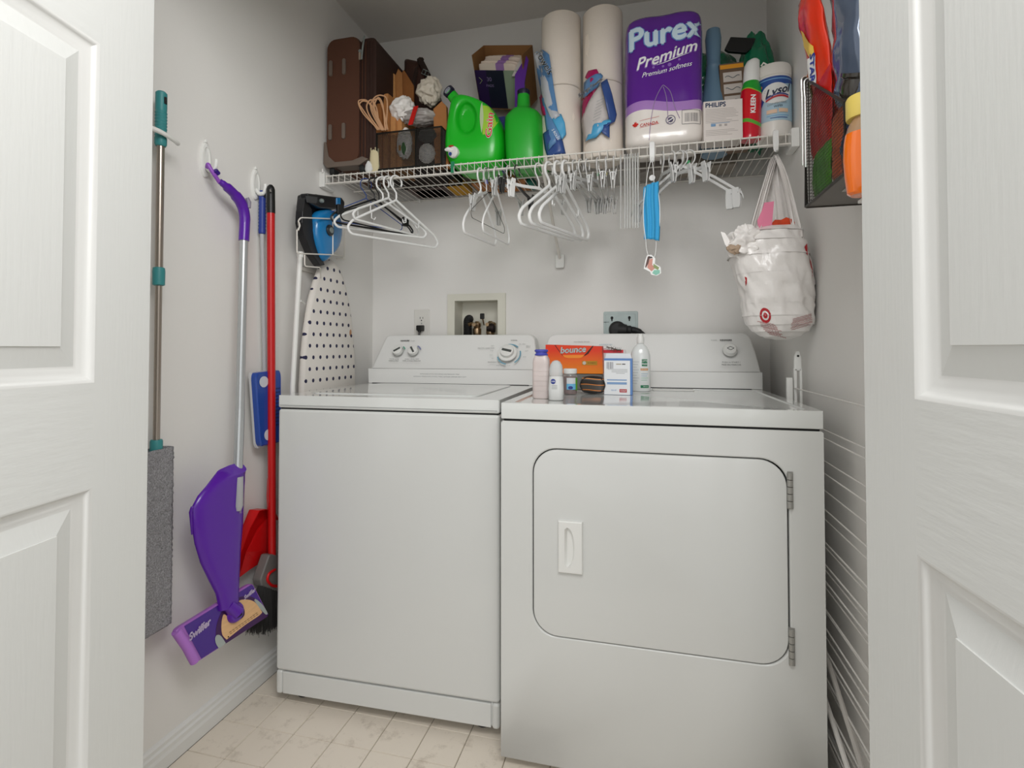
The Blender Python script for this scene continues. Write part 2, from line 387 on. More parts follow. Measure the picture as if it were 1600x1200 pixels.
def knob(T, u, v, r, h, ang, style='bar', skirt=0):
    c = cf(u, v); q = Matrix((( 1, 0, 0), (0, cd.y, cd.z), (0, cn.y, cn.z))).transposed().to_4x4()
    M_ = Matrix.Translation(c) @ q
    b = MB()
    if skirt: b.lathe([(skirt, 0), (skirt, .004), (skirt*.94, .006), (r, .006)], 32)
    b.lathe([(r, 0), (r, .002+(.004 if skirt else 0)), (r*.94, h), (r*.8, h+.0015), (0.0005, h+.0015)], 32)
    b.xf(M_); k = b.build('knob', PLAS, T, smooth=40)
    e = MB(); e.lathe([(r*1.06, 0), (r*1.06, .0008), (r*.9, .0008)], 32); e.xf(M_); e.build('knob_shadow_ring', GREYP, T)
    g_ = MB(); g_.box(-r*.72, r*.72, -r*.18, r*.18, h, h+.004); g_.xf(M_ @ Matrix.Rotation(ang, 4, 'Z')); g_.build('pointer', mat('dial_grip', '#4e524f', .5), k, bevel=.0008)
knob(WG, .103, .082, .021, .014, math.radians(35)); knob(WG, .170, .082, .021, .014, math.radians(-55)) 
knob(WG, .566, .075, .027, .020, math.radians(-14), skirt=.038)
def arc_print(T, u, v, r0, r1, a0, a1, m, n=14):
    b = MB(); b.sheet(lambda s, t: cf(u+(r0+(r1-r0)*t)*math.cos(math.radians(a0+(a1-a0)*s)), v+(r0+(r1-r0)*t)*math.sin(math.radians(a0+(a1-a0)*s))), n, 1); b.build('dial_print', m, T)
arc_print(WG, .572, .070, .043, .048, 45, 100, BLUEP); arc_print(WG, .572, .070, .043, .048, -55, 20, BLUEP); arc_print(WG, .572, .070, .043, .048, 195, 262, BLUEP)
arc_print(WG, .105, .082, .025, .030, 25, 60, mat('green_print', '#5fa48c', .5), 5); arc_print(WG, .172, .082, .026, .031, 20, 70, mat('violet_print', '#7c80a8', .5), 5)
def ctext(T, s, u, v, size, m=DPRINT, bold=0): lettering(s, size, lambda x, y: cf(u+x, v+y), m, T, bold=bold)
ctext(WG, 'KENMORE', .120, .135, .0085, DPRINT, .0003); ctext(WG, '70 SERIES', .155, .134, .005, GREYP)
ctext(WG, 'WATER LEVEL', .095, .045, .0068); ctext(WG, "NIVEAU D'EAU", .095, .037, .0068)
ctext(WG, 'WASH / RINSE TEMP', .172, .045, .0068); ctext(WG, 'TEMP. LAVAGE / RINCAGE', .172, .037, .0068)
ctext(WG, 'NORMAL', .585, .135, .0065, DPRINT); ctext(WG, 'OFF / ARRET', .62, .117, .005, GREYP)
ctext(WG, 'DELICATE / HAND WASH', .475, .098, .006, DPRINT); ctext(WG, 'KNITS', .50, .109, .005, GREYP); ctext(WG, 'SOAK', .50, .086, .005, GREYP); ctext(WG, 'RINSE', .50, .066, .005, GREYP)
ctext(WG, 'SPIN', .51, .050, .005, GREYP); ctext(WG, 'PERMANENT  PRESS', .52, .033, .0065, DPRINT); ctext(WG, 'HEAVY\nDUTY', .645, .105, .006, GREYP); ctext(WG, 'LIGHT', .64, .085, .005, GREYP); ctext(WG, 'RINSE', .635, .058, .005, GREYP)
ctext(WG, 'SUPER CAPACITY PLUS', .555, .018, .0055, GREYP)
ff = flat(((0, Y0, .972), (1, 0, 0), (0, 0, 1)))
lettering('EXTRA RINSE OPTION  FOR NORMAL AND PERMANENT PRESS', .0058, lambda x, y: ff(.30+x, -.020+y), GREYP, WG)
lettering('AUTOMATIC TEMPERATURE CONTROL  FABRIC SOFTENER DISPENSER HEAVY DUTY', .0058, lambda x, y: ff(.30+x, -.030+y), GREYP, WG)

# ---------------------------------------------------------------- dryer
DG = thing('clothes_dryer', 'white front-loading clothes dryer with a hinged square door, right of the washer', 'dryer', (-.3524, 1.2924, 0))
DW = .7414; do = rrect(.082, .670, .339, .803, .062, 9)
b = MB(); b.ring_face(do, (0, DW, .02, .868), 0, depth=.022)
for f_ in (((0,0),(0,.70)), ((DW,0),(DW,.70))):
    x = f_[0][0]; b.add([(x, 0, .02), (x, .70, .02), (x, .70, .868), (x, 0, .868)], [(0, 1, 2, 3)])
b.add([(0, .70, .02), (DW, .70, .02), (DW, .70, .868), (0, .70, .868)], [(0, 1, 2, 3)]); b.add([(0, 0, .868), (DW, 0, .868), (DW, .70, .868), (0, .70, .868)], [(0, 1, 2, 3)]); b.add([(0, 0, .02), (DW, 0, .02), (DW, .70, .02), (0, .70, .02)], [(0, 1, 2, 3)])
import bmesh
o = b.build('cabinet', ENAM, DG, smooth=30)
bm = bmesh.new(); bm.from_mesh(o.data); bmesh.ops.remove_doubles(bm, verts=bm.verts, dist=1e-5); bmesh.ops.recalc_face_normals(bm, faces=bm.faces); bm.to_mesh(o.data); bm.free()
m_ = o.modifiers.new('bevel', 'BEVEL'); m_.width = .004; m_.segments = 3; m_.limit_method = 'ANGLE'; m_.angle_limit = math.radians(40)
MB().prism(do, .020, .024).build('door_recess', DARK, DG, smooth=0)
di = rrect(.0845, .6665, .3415, .8005, .060, 9)
dd = MB().pillow(di, [(1, .019), (1, .003), (.9985, .0005), (.994, -.0015), (.988, -.0018)]).build('door', ENAM, DG, smooth=25)
# recessed handle with a scooped grip
gp = [(.0, .034), (.004, .030), (.009, .018), (.011, .0), (.009, -.018), (.004, -.030), (.0, -.034), (-.006, -.037), (-.012, -.033), (-.0125, 0), (-.012, .033), (-.006, .037)]
hx, hz = .178, .565
hp = MB(); inner = [(hx+x*1.05-.001, hz+z*1.32) for x, z in reversed(gp)]
hp.ring_face(inner, (hx-.0275, hx+.0275, hz-.061, hz+.061), -.0105)
hp.loft([[(x, -.0105, z) for x, z in inner], [(hx+(x-hx)*.72+.002, -.0020, hz+(z-hz)*.93) for x, z in inner]], cap=False); hp.add([(hx+(x-hx)*.72+.002, -.0020, hz+(z-hz)*.93) for x, z in inner], [tuple(range(len(inner)))])
R0 = [(hx-.0275, hz-.061), (hx+.0275, hz-.061), (hx+.0275, hz+.061), (hx-.0275, hz+.061)]
hp.loft([[(x, -.0105, z) for x, z in R0], [(hx+(x-hx)*1.08, -.009, hz+(z-hz)*1.035) for x, z in R0], [(hx+(x-hx)*1.10, -.0015, hz+(z-hz)*1.045) for x, z in R0]], cap=False)
hp.build('handle', mat('handle_plastic', '#dcdcd8', .35), dd, smooth=40)
for zc in (.735, .388):
    h = MB()
    for k in range(5): h.lathe([(.0035, k*.0158+.0003), (.0062, k*.0158+.001), (.0062, k*.0158+.0150), (.0035, k*.0158+.0155)], 12, (.6715, -.0025, zc-.039))
    h.box(.6665, .679, -.0005, .004, zc-.042, zc+.042); h.build('hinge', mat('hinge_metal', '#a3a29d', .45, metal=.5), DG)
MB().box(.006, DW-.006, .006, .69, .866, .876).build('gap_strip', DARK, DG, smooth=0)
b = MB(); TI = rrect(.028, DW-.028, .022, .60, .02)
b.ring_face(TI, (0, DW, 0, .70), .914, plane='xy', depth=-.0042); b.add([(x, y, .9098) for x, y in TI], [tuple(range(len(TI)))])
b.loft([[(x, y, .8735) for x, y in ((0,0),(DW,0),(DW,.70),(0,.70))], [(x, y, .914) for x, y in ((0,0),(DW,0),(DW,.70),(0,.70))]], cap=False)
b.add([(0, 0, .8735), (DW, 0, .8735), (DW, .70, .8735), (0, .70, .8735)], [(0, 1, 2, 3)])
o = b.build('top_panel', ENAMT, DG)
bm = bmesh.new(); bm.from_mesh(o.data); bmesh.ops.remove_doubles(bm, verts=bm.verts, dist=1e-5); bmesh.ops.recalc_face_normals(bm, faces=bm.faces); bm.to_mesh(o.data); bm.free()
m_ = o.modifiers.new('bevel', 'BEVEL'); m_.width = .005; m_.segments = 3; m_.limit_method = 'ANGLE'; m_.angle_limit = math.radians(30)
lt = MB(); lt.prism(rrect(.385, .52, .535, .595, .008), .9105, .9135, 'xy'); lt.build('lint_screen_lid', PLAS, DG, bevel=.001)
MB().prism([(.43, .540), (.47, .540), (.462, .556), (.438, .556)], .9136, .9150, 'xy').build('lint_screen_grip', PLAS, DG, bevel=.0005)
Y0d, Y1d = .622, .700
console(DG, [(-.008, .915), (-.009, .972), (DW+.004, .972), (DW+.004, .915)], arcpts(.030, 1.075, .034, 172, 90)+[(DW-.045, 1.109), (DW-.030, 1.105), (DW-.018, 1.09), (DW-.005, 1.03)], Y0d, Y1d, .76, (.02, DW-.028))
MB().box(.01, DW-.03, Y0d-.0004, Y0d+.01, .9135, .9160).build('shadow_gap', DARK, DG, smooth=0)
cf, cL, cd, cn = console_fn(0, .972, 1.109, Y0d, Y1d)
c = cf(.650, .085); M_ = Matrix.Translation(c) @ cn.to_track_quat('Z', 'Y').to_matrix().to_4x4()
b = MB(); b.lathe([(.024, 0), (.024, .003), (.0215, .006), (.0205, .014), (.018, .0165), (.0005, .0165)], 32); b.xf(M_); st = b.build('start_button', PLAS, DG)
b = MB(); b.lathe([(.0245, 0), (.0245, .001), (.022, .001)], 32); b.xf(M_); b.build('button_bezel', GREYP, DG)
for k in range(4):
    a, b2 = [(.011, 0), (0, .007), (-.011, 0), (0, -.007)][k], [(.011, 0), (0, .007), (-.011, 0), (0, -.007)][(k+1) % 4]
    b = MB(); b.tube([cf(.650+a[0], .085+a[1], .0168), cf(.650+b2[0], .085+b2[1], .0168)], .0009, 5); b.build('diamond_mark', DPRINT, st)
ctext(DG, 'PUSH to START /', .650, .038, .008); ctext(DG, 'MISE EN MARCHE', .650, .028, .008); ctext(DG, 'KENMORE', .640, .127, .0085, DPRINT, .0003); ctext(DG, '70 SERIES', .600, .127, .005, GREYP)
ctext(DG, 'ELECTRONIC DRYING', .13, .122, .006, GREYP); ctext(DG, 'AUTOMATIC DRY', .22, .110, .006, BLUEP); ctext(DG, 'MORE DRY  .  .  .  LESS DRY', .16, .098, .006, DPRINT); ctext(DG, 'WRINKLE GUARD', .075, .098, .006, GREYP); ctext(DG, 'AIR ONLY', .28, .086, .006, GREYP)

# ---------------------------------------------------------------- things on the back wall
OT = thing('wall_outlet', 'white double wall outlet above the washer, left of the recessed valve box', 'outlet', (-.937, YB-.0005, 1.163))
MB().box(-.036, .036, -.006, 0, -.0605, .0605).build('cover_plate', mat('outlet_plastic', '#dcdad4', .35), OT, bevel=.003, bseg=3)
for dz in (.020, -.020):
    MB().prism(rrect(-.0165, .0165, dz-.0145, dz+.0145, .006), -.0075, -.005).build('socket', mat('outlet_plastic', '#dcdad4', .35), OT, smooth=30)
    if dz > 0:
        for q in ((-.0065, .004, .0012, .004), (.0065, .004, .0012, .0035), (0, -.007, .0025, .0025)):
            MB().box(q[0]-q[2], q[0]+q[2], -.0079, -.0070, dz+q[1]-q[3], dz+q[1]+q[3]).build('slot', DARK, OT, smooth=0)
MB().lathe([(.003, 0), (.003, .0015), (.0005, .002)], 12, (0, 0, 0), 'y').xf(Matrix.Translation((0, -.0075, 0))).build('screw', STEEL, OT)
PG = thing('power_plug', 'black plug with cord in the lower socket of the outlet above the washer', 'plug', (-.937, YB-.0086, 1.143))
MB().loft([[(x, 0, z) for x, z in rrect(-.014, .014, -.014, .012, .004)], [(x*.95, -.02, z*.95) for x, z in rrect(-.014, .014, -.014, .012, .004)], [(x*.8, -.030, z*.8) for x, z in rrect(-.014, .014, -.014, .012, .004)]]).build('plug_body', BLACK, PG, smooth=40)
MB().tube(smooth_path([(0, -.018, -.008), (0, -.024, -.03), (0, -.022, -.07), (.01, -.015, -.14), (.04, -.012, -.25)]), [.008]*4+[.0045]*21, 8).build('cord', BLACK, PG)
VB = thing('washer_outlet_box', 'recessed cream washer valve box set into the back wall above the washer', 'valve box', (-.6865, YB, 1.16))
CREAM = mat('cream_plastic', '#dad8cb', .5)
b = MB(); b.ring_face([( -.0955, -.115), (.0955, -.115), (.0955, .097), (-.0955, .097)], (-.1285, .1295, -.145, .127), -.012, depth=.012+.09)
b.loft([[(x, -.012, z) for x, z in ((-.1285, -.145), (.1295, -.145), (.1295, .127), (-.1285, .127))], [(x, 0, z) for x, z in ((-.1285, -.145), (.1295, -.145), (.1295, .127), (-.1285, .127))]], cap=False)
b.build('frame', CREAM, VB, smooth=0, bevel=.002)
MB().box(-.0955, .0955, .088, .092, -.115, .097).build('back_panel', CREAM, VB, smooth=0)
BRASS = mat('valve_metal', '#b39a7c', .3, metal=1, var=.3, bscale=60)
for x, s_ in ((-.012, -1), (.048, 1)):
    v = MB(); v.lathe([(.010, -.075), (.010, -.040), (.016, -.038), (.018, -.028), (.018, -.010), (.014, -.006), (.017, 0), (.017, .012), (.010, .018), (.008, .022)], 16, (x, .045, -.01)); v.lathe([(.008, -.05), (.008, -.01), (.015, -.008), (.017, 0), (.014, .01), (.009, .014)], 14, (x, .045, -.005), 'y')
    v.tube([(x, .04, -.003), (x+.02*s_, .02, 0), (x+.028*s_, .01, -.004)], .008, 10); v.build('valve', BRASS, VB)
MB().lathe([(.0165, -.028), (.0165, -.012), (.021, -.01), (.021, .004), (.016, .006)], 16, (.070, .02, -.018), 'x').build('hose_coupling', mat('black_nickel', '#3a3230', .3, metal=.6), VB)
MB().tube([(.018, .05, -.005), (.016, .035, .022)], .003, 8).build('lever_stem', BRASS, VB)
MB().box(.006, .026, .025, .032, .020, .045).build('valve_handle', BLACK, VB, bevel=.003)
HS = thing('drain_hose', 'black corrugated drain hose standing in the left of the recessed valve box', 'hose', (-.737, YB+.03, 1.045))
prof = []
for k in range(30): prof += [(.0165, k*.0042), (.0195, k*.0042+.0014), (.0195, k*.0042+.0028)]
path = [(0, 0, z) for z in (0, .09)] 
b = MB(); N = 96; pts = []; rad = []
for k in range(N):
    t = k/(N-1); L_ = .15*t
    if L_ < .115: p = (0, .0, L_)
    else: a = (L_-.115)/.035*PI*.5; p = (0, .022*(1-math.cos(a)), .115+.022*math.sin(a))
    pts.append(p); rad.append(.0165 if k % 3 == 0 else .0195)
b.tube(pts, rad, 14); b.build('corrugated_tube', BLACKR, HS, smooth=20)
DP = thing('dryer_outlet', 'square galvanised dryer outlet plate on the back wall', 'outlet', (-.0835, YB, 1.14))
b = MB(); b.prism(rrect(-.0675, .0675, -.06, .061, .006), -.003, 0); b.prism(rrect(-.058, .058, -.055, .050, .006), -.0055, -.003); b.build('cover_plate', STEEL, DP, smooth=25, bevel=.0008)
for x in (-.034, .034):
    MB().prism([(x-.0055, .034), (x-.003, .030), (x-.002, .022), (x+.002, .022), (x+.003, .030), (x+.0055, .034), (x+.0045, .040), (x, .042), (x-.0045, .040)], -.0062, -.0055).build('keyhole_slot', DARK, DP, smooth=0)
MB().box(-.067, -.045, -.0060, -.0055, .0185, .020).build('scratch_mark', DARK, DP, smooth=0)
DC = thing('dryer_plug', 'black right-angle dryer plug with thick cord trailing right behind the dryer', 'plug', (-.0955, YB-.0062, 1.128))
b = MB(); b.lathe([(.034, 0), (.034, .012), (.031, .024), (.024, .032), (.0005, .035)], 28, (0, 0, 0), 'y'); b.v = [(x, -y, z) for x, y, z in b.v]; b.build('plug_body', BLACKR, DC)
b = MB(); b.tube(smooth_path([(.005, -.018, 0), (.035, -.020, -.002), (.060, -.018, -.002), (.085, -.018, -.010), (.105, -.02, -.030), (.115, -.02, -.07), (.118, -.02, -.14)], 5), [.026]+[.025]*3+[.022]*2+[.017]*3+[.013]*3+[.012]*4+[.0095]*15, 12); b.build('cord', BLACKR, DC)

# ---------------------------------------------------------------- wire shelf
SZ, SY0, SY1 = 1.7065, 1.7226, 2.112
SH = thing('wire_shelf', 'long white coated wire closet shelf spanning wall to wall above the machines', 'shelf', (-.36, SY0, SZ))
wx = lambda X: X+.36
b = MB(); b.tube([(0, SY1-SY0, 0), (0, 0, 0), (0, -.0022, -.002), (0, -.0024, -.031)], .0014, 5)
w0 = b.build('wire', WIRE, SH)
k = 0; X = -1.150
while X < .440:
    o = w0 if k == 0 else w0.copy()
    if k: COL.objects.link(o)
    o.location = (wx(X), 0, 0); X += .0254; k += 1
def rail(y, z, r, x0=-1.158, x1=.445, nm='rail'): MB().tube([(wx(x0), y, z), (wx(x1), y, z)], r, 8).build(nm, WIRE, SH)
rail(.003, -.003, .0028); rail(.0005, -.0325, .0030); rail(.20, -.0035, .0028); rail(SY1-SY0, -.003, .0028); rail(.02, -.0325+.002, .001)
for s_, X in ((-1, -1.1665), (1, .4505)):
    b = MB(); b.box(wx(X)-.0113, wx(X)+.0113, -.010, .030, -.046, .012); b.box(wx(X)-.0113*1, wx(X)+.0113, .030, .060, -.046, -.036); b.build('end_bracket', PLAS, SH, bevel=.002)
MB().tube([(wx(-1.160), -.014, .006), (wx(-1.160), -.014, .020)], .003, 8).build('bracket_screw', PLAS, SH)
b = MB(); b.tube([(wx(-.325), 0, -.034), (wx(-.325), .02, -.052), (wx(-.325), .375, -.285)], .0055, 8); b.build('support_brace', WIRE, SH)
b = MB(); b.prism(rrect(wx(-.325)-.018, wx(-.325)+.018, -.325, -.268, .006), .376, .392); b.build('brace_foot', PLAS, SH, bevel=.003)
for X in (-.95, -.55, -.15, .25): MB().box(wx(X)-.007, wx(X)+.007, SY1-SY0-.008, SY1-SY0+.007, -.010, .006).build('wall_clip', PLAS, SH, bevel=.001)

# ---------------------------------------------------------------- things standing on the shelf
ZT = SZ+.0016
def blob(rings, n=2.4, seg=28):
    b = MB(); b.loft([sring(cx, cy, z, a, bb, n, seg) for (z, cx, cy, a, bb) in rings]); return b
# suitcase
BR = mat('suitcase_fabric', '#563423', .75, bump=.35, bscale=500); BRD = mat('suitcase_dark', '#38221a', .7, bump=.3, bscale=400); SG = mat('suitcase_grey', '#6e6157', .55)
SC = thing('suitcase', 'brown fabric suitcase standing on its wheels at the left end of the shelf', 'suitcase', (-1.070, 1.735, ZT))
b = MB(); b.loft([[(x, y, z+.04) for x, z in rrect(-.098*k, .045+.0*k, .0+.01*(1-k)*6, .485-.01*(1-k)*6, .035, 6)] for y, k in ((0, .93), (.012, 1), (.30, 1), (.31, .95))]); b.build('body', BR, SC, smooth=45)
b = MB(); b.loft([[(x, y, z+.045) for x, z in rrect(.043, .108, .0, .47, .02, 4)] for y in (.012, .30)]); b.build('expander', BRD, SC, bevel=.004)
for x in (.052, .066, .080, .094): MB().tube(round_path([(x, .010, .06), (x, .009, .50), (x, .03, .515)], .01), .0022, 6).build('piping', BR if x < .07 else BRD, SC)
MB().tube([(.045, .008, .06), (.045, .006, .50)], .0035, 6).build('zipper', BRD, SC)
b = MB(); b.lathe([(.006, -.002), (.006, .002), (.0005, .003)], 14, (0, 0, 0), 'y'); b.xf(Matrix.Translation((.047, .001, .462))); b.build('zipper_ring', STEEL, SC)
MB().prism(rrect(.043, .051, .428, .456, .002, 3), -.002, .001).build('zipper_pull', mat('brushed_metal', '#c8b8a8', .35, metal=.8), SC)
for x in (-.075, -.018):
    for z in (.165, .41): MB().prism(rrect(x-.007, x+.007, z-.03, z+.03, .006, 4), -.006, .003).build('stand_foot', SG, SC, bevel=.002)
b = MB(); b.loft([[(x, y, z) for x, z in [(-.102, .13), (-.104, .05), (-.09, .03), (.05, .03), (.085, .05), (.06, .062), (.02, .05), (-.055, .05), (-.082, .075), (-.092, .13)]] for y in (-.004, .05)]); b.build('corner_guard', SG, SC, bevel=.003)
for x in (-.07, .055):
    w = MB(); w.lathe([(.004, -.011), (.018, -.010), (.020, -.004), (.020, .004), (.018, .010), (.004, .011)], 18, (x, .02, .020), 'x'); w.build('wheel', BLACKR, SC)
    MB().box(x-.015, x+.015, .005, .05, .024, .046).build('wheel_housing', BRD, SC, bevel=.004)
MB().tube(round_path([(.062, .006, .52), (.059, -.002, .47), (.053, .002, .43)], .02), .0035, 6).build('pull_handle', STEEL, SC)
# dark shoulder bag leaning on it
DB = thing('shoulder_bag', 'dark brown shoulder bag with buckled straps leaning against the suitcase', 'bag', (-.86, 2.0, ZT))
BRB = mat('bag_leather', '#3b2119', .5, bump=.3, bscale=80, var=.2); BRB2 = mat('strap_webbing', '#2a1a13', .7)
o_ = [(-.09, 0), (.10, 0), (.105, .20), (.085, .255), (.055, .33), (.01, .45), (-.03, .53), (-.09, .55)]
b = MB(); b.pillow(o_, [(.9, -.06), (1, -.04), (1, .10), (.9, .12)]); b.build('body', BRB, DB, bevel=.012, bseg=3)
MB().tube(smooth_path([(-.05, -.062, .10), (-.045, -.068, .32), (-.03, -.062, .46), (-.02, -.02, .545)]), .009, 6).build('strap', BRB2, DB)
MB().tube(smooth_path([(-.02, -.045, .53), (.03, -.050, .43), (.075, -.052, .31), (.112, -.045, .235), (.105, -.04, .15)]), [.013]*25, 6).build('strap', BRB2, DB)
def buckle(T, c, s_, ang):
    b = MB(); b.tube([(-s_, 0, -s_*.6), (s_, 0, -s_*.6), (s_, 0, s_*.6), (-s_, 0, s_*.6)], .0018, 6, closed=True); b.tube([(0, 0, -s_*.6), (0, 0, s_*.6)], .0014, 6); b.xf(Matrix.Translation(c) @ Matrix.Rotation(ang, 4, 'Y')); b.build('buckle', STEEL, T)
buckle(DB, (.015, -.066, .46), .015, .5); buckle(DB, (.095, -.066, .27), .014, .7)
# cream work gloves, tissue
b = MB(); c0 = P(585, 245, Y=1.745); 
b.loft([sring(c0.x, 1.75, ZT+z, a, .012, 2, 14) for z, a in ((0, .016), (.02, .021), (.05, .020), (.075, .018), (.083, .012))]); b.noise(.004, 40, 3)
for dx, h in ((-.014, .095), (-.006, .088), (.004, .096), (.013, .090)): b.loft([sring(c0.x+dx, 1.75, ZT+z, .0048, .005, 2, 8) for z in (.06, .08, h-.002, h)])
b.build('work_glove', mat('cream_cotton', '#d6caa4', .9, bump=.4, bscale=120), smooth=60, label='cream cotton glove standing between the suitcase wheels and the mesh basket', cat='glove')
b = MB(); b.loft([sring(-.985, 1.742, ZT+z, a, .012, 2, 14) for z, a in ((0, .010), (.014, .017), (.03, .013), (.042, .004))]); b.noise(.005, 60, 5); b.build('tissue', mat('tissue_paper', '#dcdcda', .8), smooth=60, label='small crumpled white tissue beside the right suitcase wheel', cat='tissue')
# black mesh basket on the shelf
MESHM = mat('black_mesh_wire', '#17150f', .5, metal=.3)
def mesh_panel(b, A, B, C, D, nu, nv, r=.0006):
    """wire mesh between quad corners A-B (bottom) and D-C (top)"""
    A, B, C, D = [Vector(q) for q in (A, B, C, D)]
    for i in range(nu+1):
        t = i/nu; b.tube([A.lerp(B, t), D.lerp(C, t)], r, 3)
    for j in range(nv+1):
        t = j/nv; b.tube([A.lerp(D, t), B.lerp(C, t)], r, 3)
MBK = thing('mesh_basket', 'black wire mesh desk basket packed with paper and plastic bags on the shelf', 'basket', (-.828, 1.745, ZT))
hw, dp, hh = .129, .22, .146
b = MB(); mesh_panel(b, (-hw, 0, .003), (hw, 0, .003), (hw, 0, hh), (-hw, 0, hh), 50, 28, .0010); o = b.build('mesh_side', MESHM, MBK, smooth=0)
b = MB(); mesh_panel(b, (hw, 0, .003), (hw, dp, .003), (hw, dp, hh), (hw, 0, hh), 42, 28, .0010); b.build('mesh_side', MESHM, MBK, smooth=0)
b = MB(); mesh_panel(b, (-hw, 0, .003), (hw, 0, .003), (hw, dp, .003), (-hw, dp, .003), 30, 26, .0008); b.build('mesh_bottom', MESHM, MBK, smooth=0)
b = MB(); mesh_panel(b, (-hw, 0, .003), (-hw, dp, .003), (-hw, dp, hh), (-hw, 0, hh), 30, 20, .00055); b.build('mesh_side', MESHM, MBK, smooth=0)
for z, r in ((.003, .0035), (hh, .0032)): MB().tube([(-hw, 0, z), (hw, 0, z), (hw, dp, z), (-hw, dp, z)], r, 6, closed=True).build('rim', MESHM, MBK)
for x, y in ((-hw, 0), (hw, 0), (.028, -.001), (hw, dp), (-hw, dp)): MB().tube([(x, y, .003), (x, y, hh)], .0032, 6).build('upright', MESHM, MBK)
MB().box(-hw+.002, hw-.002, -.002, .001, .003, .012).build('base_band', MESHM, MBK, smooth=0)
# kraft paper bags standing in the basket
def paper_bag(x, y, w, h, d, rz, tint, label, lean=0, folded=True):
    o = thing('paper_bag', label, 'paper bag', (x, y, ZT+.006), rz, ry=lean, group='kraft paper bags in the mesh basket')
    b = MB(); b.loft([[(-w/2, -d/2, z), (0, -d/2-.001, z), (w/2, -d/2, z), (w/2, 0, z), (w/2, d/2, z), (0, d/2+.001, z), (-w/2, d/2, z), (-w/2, 0, z)] for z in (0, h*.5, h)]); b.build('bag_body', tint, o, smooth=0)
    b = MB(); b.box(-w/2-.0005, w/2+.0005, -d/2-.0018, -d/2-.0006, h*.0, h*.93); b.build('front_fold', tint, o, smooth=0); return o
K2 = mat('kraft_paper_light', '#c99058', .8, bump=.2, bscale=60, var=.1); K3 = mat('kraft_paper_dark', '#9a6232', .8, var=.12, bscale=50)
for i, (px, w, h, m_, lab) in enumerate([(604, .022, .255, K3, 'narrow dark kraft paper bag, leftmost in the mesh basket'), (612, .018, .295, KRAFT, 'kraft paper bag standing second from the left in the mesh basket'),
        (621, .020, .245, K2, 'pale kraft paper bag standing third from the left in the mesh basket'), (629, .018, .240, K2, 'kraft paper bag behind the white bundle, right of the twine handles')]):
    q = P(px, 250, Y=1.80); paper_bag(q.x, 1.80+.012*i, w, h, .10, -.1, m_, lab)
def peaked(name, pts, y, m_, lab):
    """a folded kraft bag seen as an upright sheet with pointed corners"""
    q = [P(px, py, Y=y) for px, py in pts]; b = MB(); b.prism([(p.x, p.z) for p in q], y, y+.008)
    o = b.build(name, m_, smooth=0, bevel=.0008); tag(o, lab, 'paper bag', 'kraft paper bags in the mesh basket'); return o
peaked('paper_bag', [(600, 245), (602, 106), (617, 116), (619, 245)], 1.885, K2, 'tall kraft paper bag with a pointed top corner, behind the twine handles')
peaked('paper_bag', [(617, 240), (617, 120), (622, 107), (628, 114), (630, 240)], 1.897, KRAFT, 'small kraft paper bag with a pointed top between two larger kraft bags')
peaked('paper_bag', [(612, 240), (616, 130), (631, 109), (646, 133), (648, 240)], 1.910, K3, 'broad folded kraft paper bag with a diamond top, behind the white bundle')
# twine handles of the paper bags
TW = thing('twine_handles', 'bunch of twisted paper twine bag handles looping out of the mesh basket', 'bag handles', P(600, 205, Y=1.735))
for pts in ([(592, 203), (568, 178), (560, 160), (566, 156), (576, 160), (588, 185), (596, 203)], [(593, 203), (577, 180), (573, 165), (580, 156), (588, 168), (592, 190), (597, 204)], [(596, 203), (583, 180), (579, 164), (586, 152), (596, 149), (605, 158), (603, 203)],
            [(599, 204), (585, 172), (590, 153), (597, 160), (600, 180), (602, 204)], [(590, 203), (566, 170), (562, 162), (570, 158), (583, 168), (594, 203)], [(600, 203), (590, 182), (583, 160), (592, 155), (599, 172), (606, 203)]):
    y = 1.730+.008*random.random(); MB().tube(smooth_path([P(px, py, Y=y) for px, py in pts], 5), .0027, 6).build('twine', mat('twine', '#d3a57e', .8), TW, world=True)
# crumpled plastic bundles
def crumple(name, c, rad, seed, m, label, cat, amp=.25, sub=1, n=26, twist=None, group=None):
    b = MB(); rings = []
    for i in range(n+1):
        t = -PI/2+PI*i/n; z = math.sin(t)*rad[2]; k = max(.02, math.cos(t))
        rings.append(sring(0, 0, z, rad[0]*k, rad[1]*k, 2, 38))
    b.loft(rings); r0 = min(rad)
    vs = []
    for v in b.v:
        p = Vector(v); q = Vector((p.x/rad[0], p.y/rad[1], p.z/rad[2])); w_ = q+.5*noise.noise_vector(q*1.6+Vector((seed, 0, 0))); f = 1+amp*.35-abs(noise.noise(w_*1.6+Vector((seed*3, seed, 0))))*amp*1.5-abs(noise.noise(w_*3.4+Vector((0, seed, seed*5))))*amp*.9-abs(noise.noise(w_*7.5+Vector((seed*2, 0, 0))))*amp*.45
        vs.append(tuple(p*f))
    b.v = vs; o = b.build(name, m, sub=sub, smooth=80, label=label, cat=cat, loc=c, group=group); return o
q = P(630, 172, Y=1.79); crumple('plastic_bag_bundle', q, (.052, .045, .054), 2, BAGW, 'knotted white plastic bag bundle on the mesh basket, right of the twine handles', 'plastic bag', .45)
q = P(671, 143, Y=1.83); crumple('plastic_bag_bundle', q, (.052, .05, .057), 9, mat('tan_bag_plastic', '#cfc6b6', .4, bump=.6, bscale=25), 'large crumpled off-white plastic bag bundle beside the green detergent jug', 'plastic bag', .4)
q = P(655, 184, Y=1.80); o = crumple('plastic_bag_bundle', q, (.072, .05, .032), 5, mat('grey_bag_plastic', '#a9a39f', .35, bump=.6, bscale=25), 'grey plastic bag bundle with a red strip lying across the mesh basket', 'plastic bag', .3)
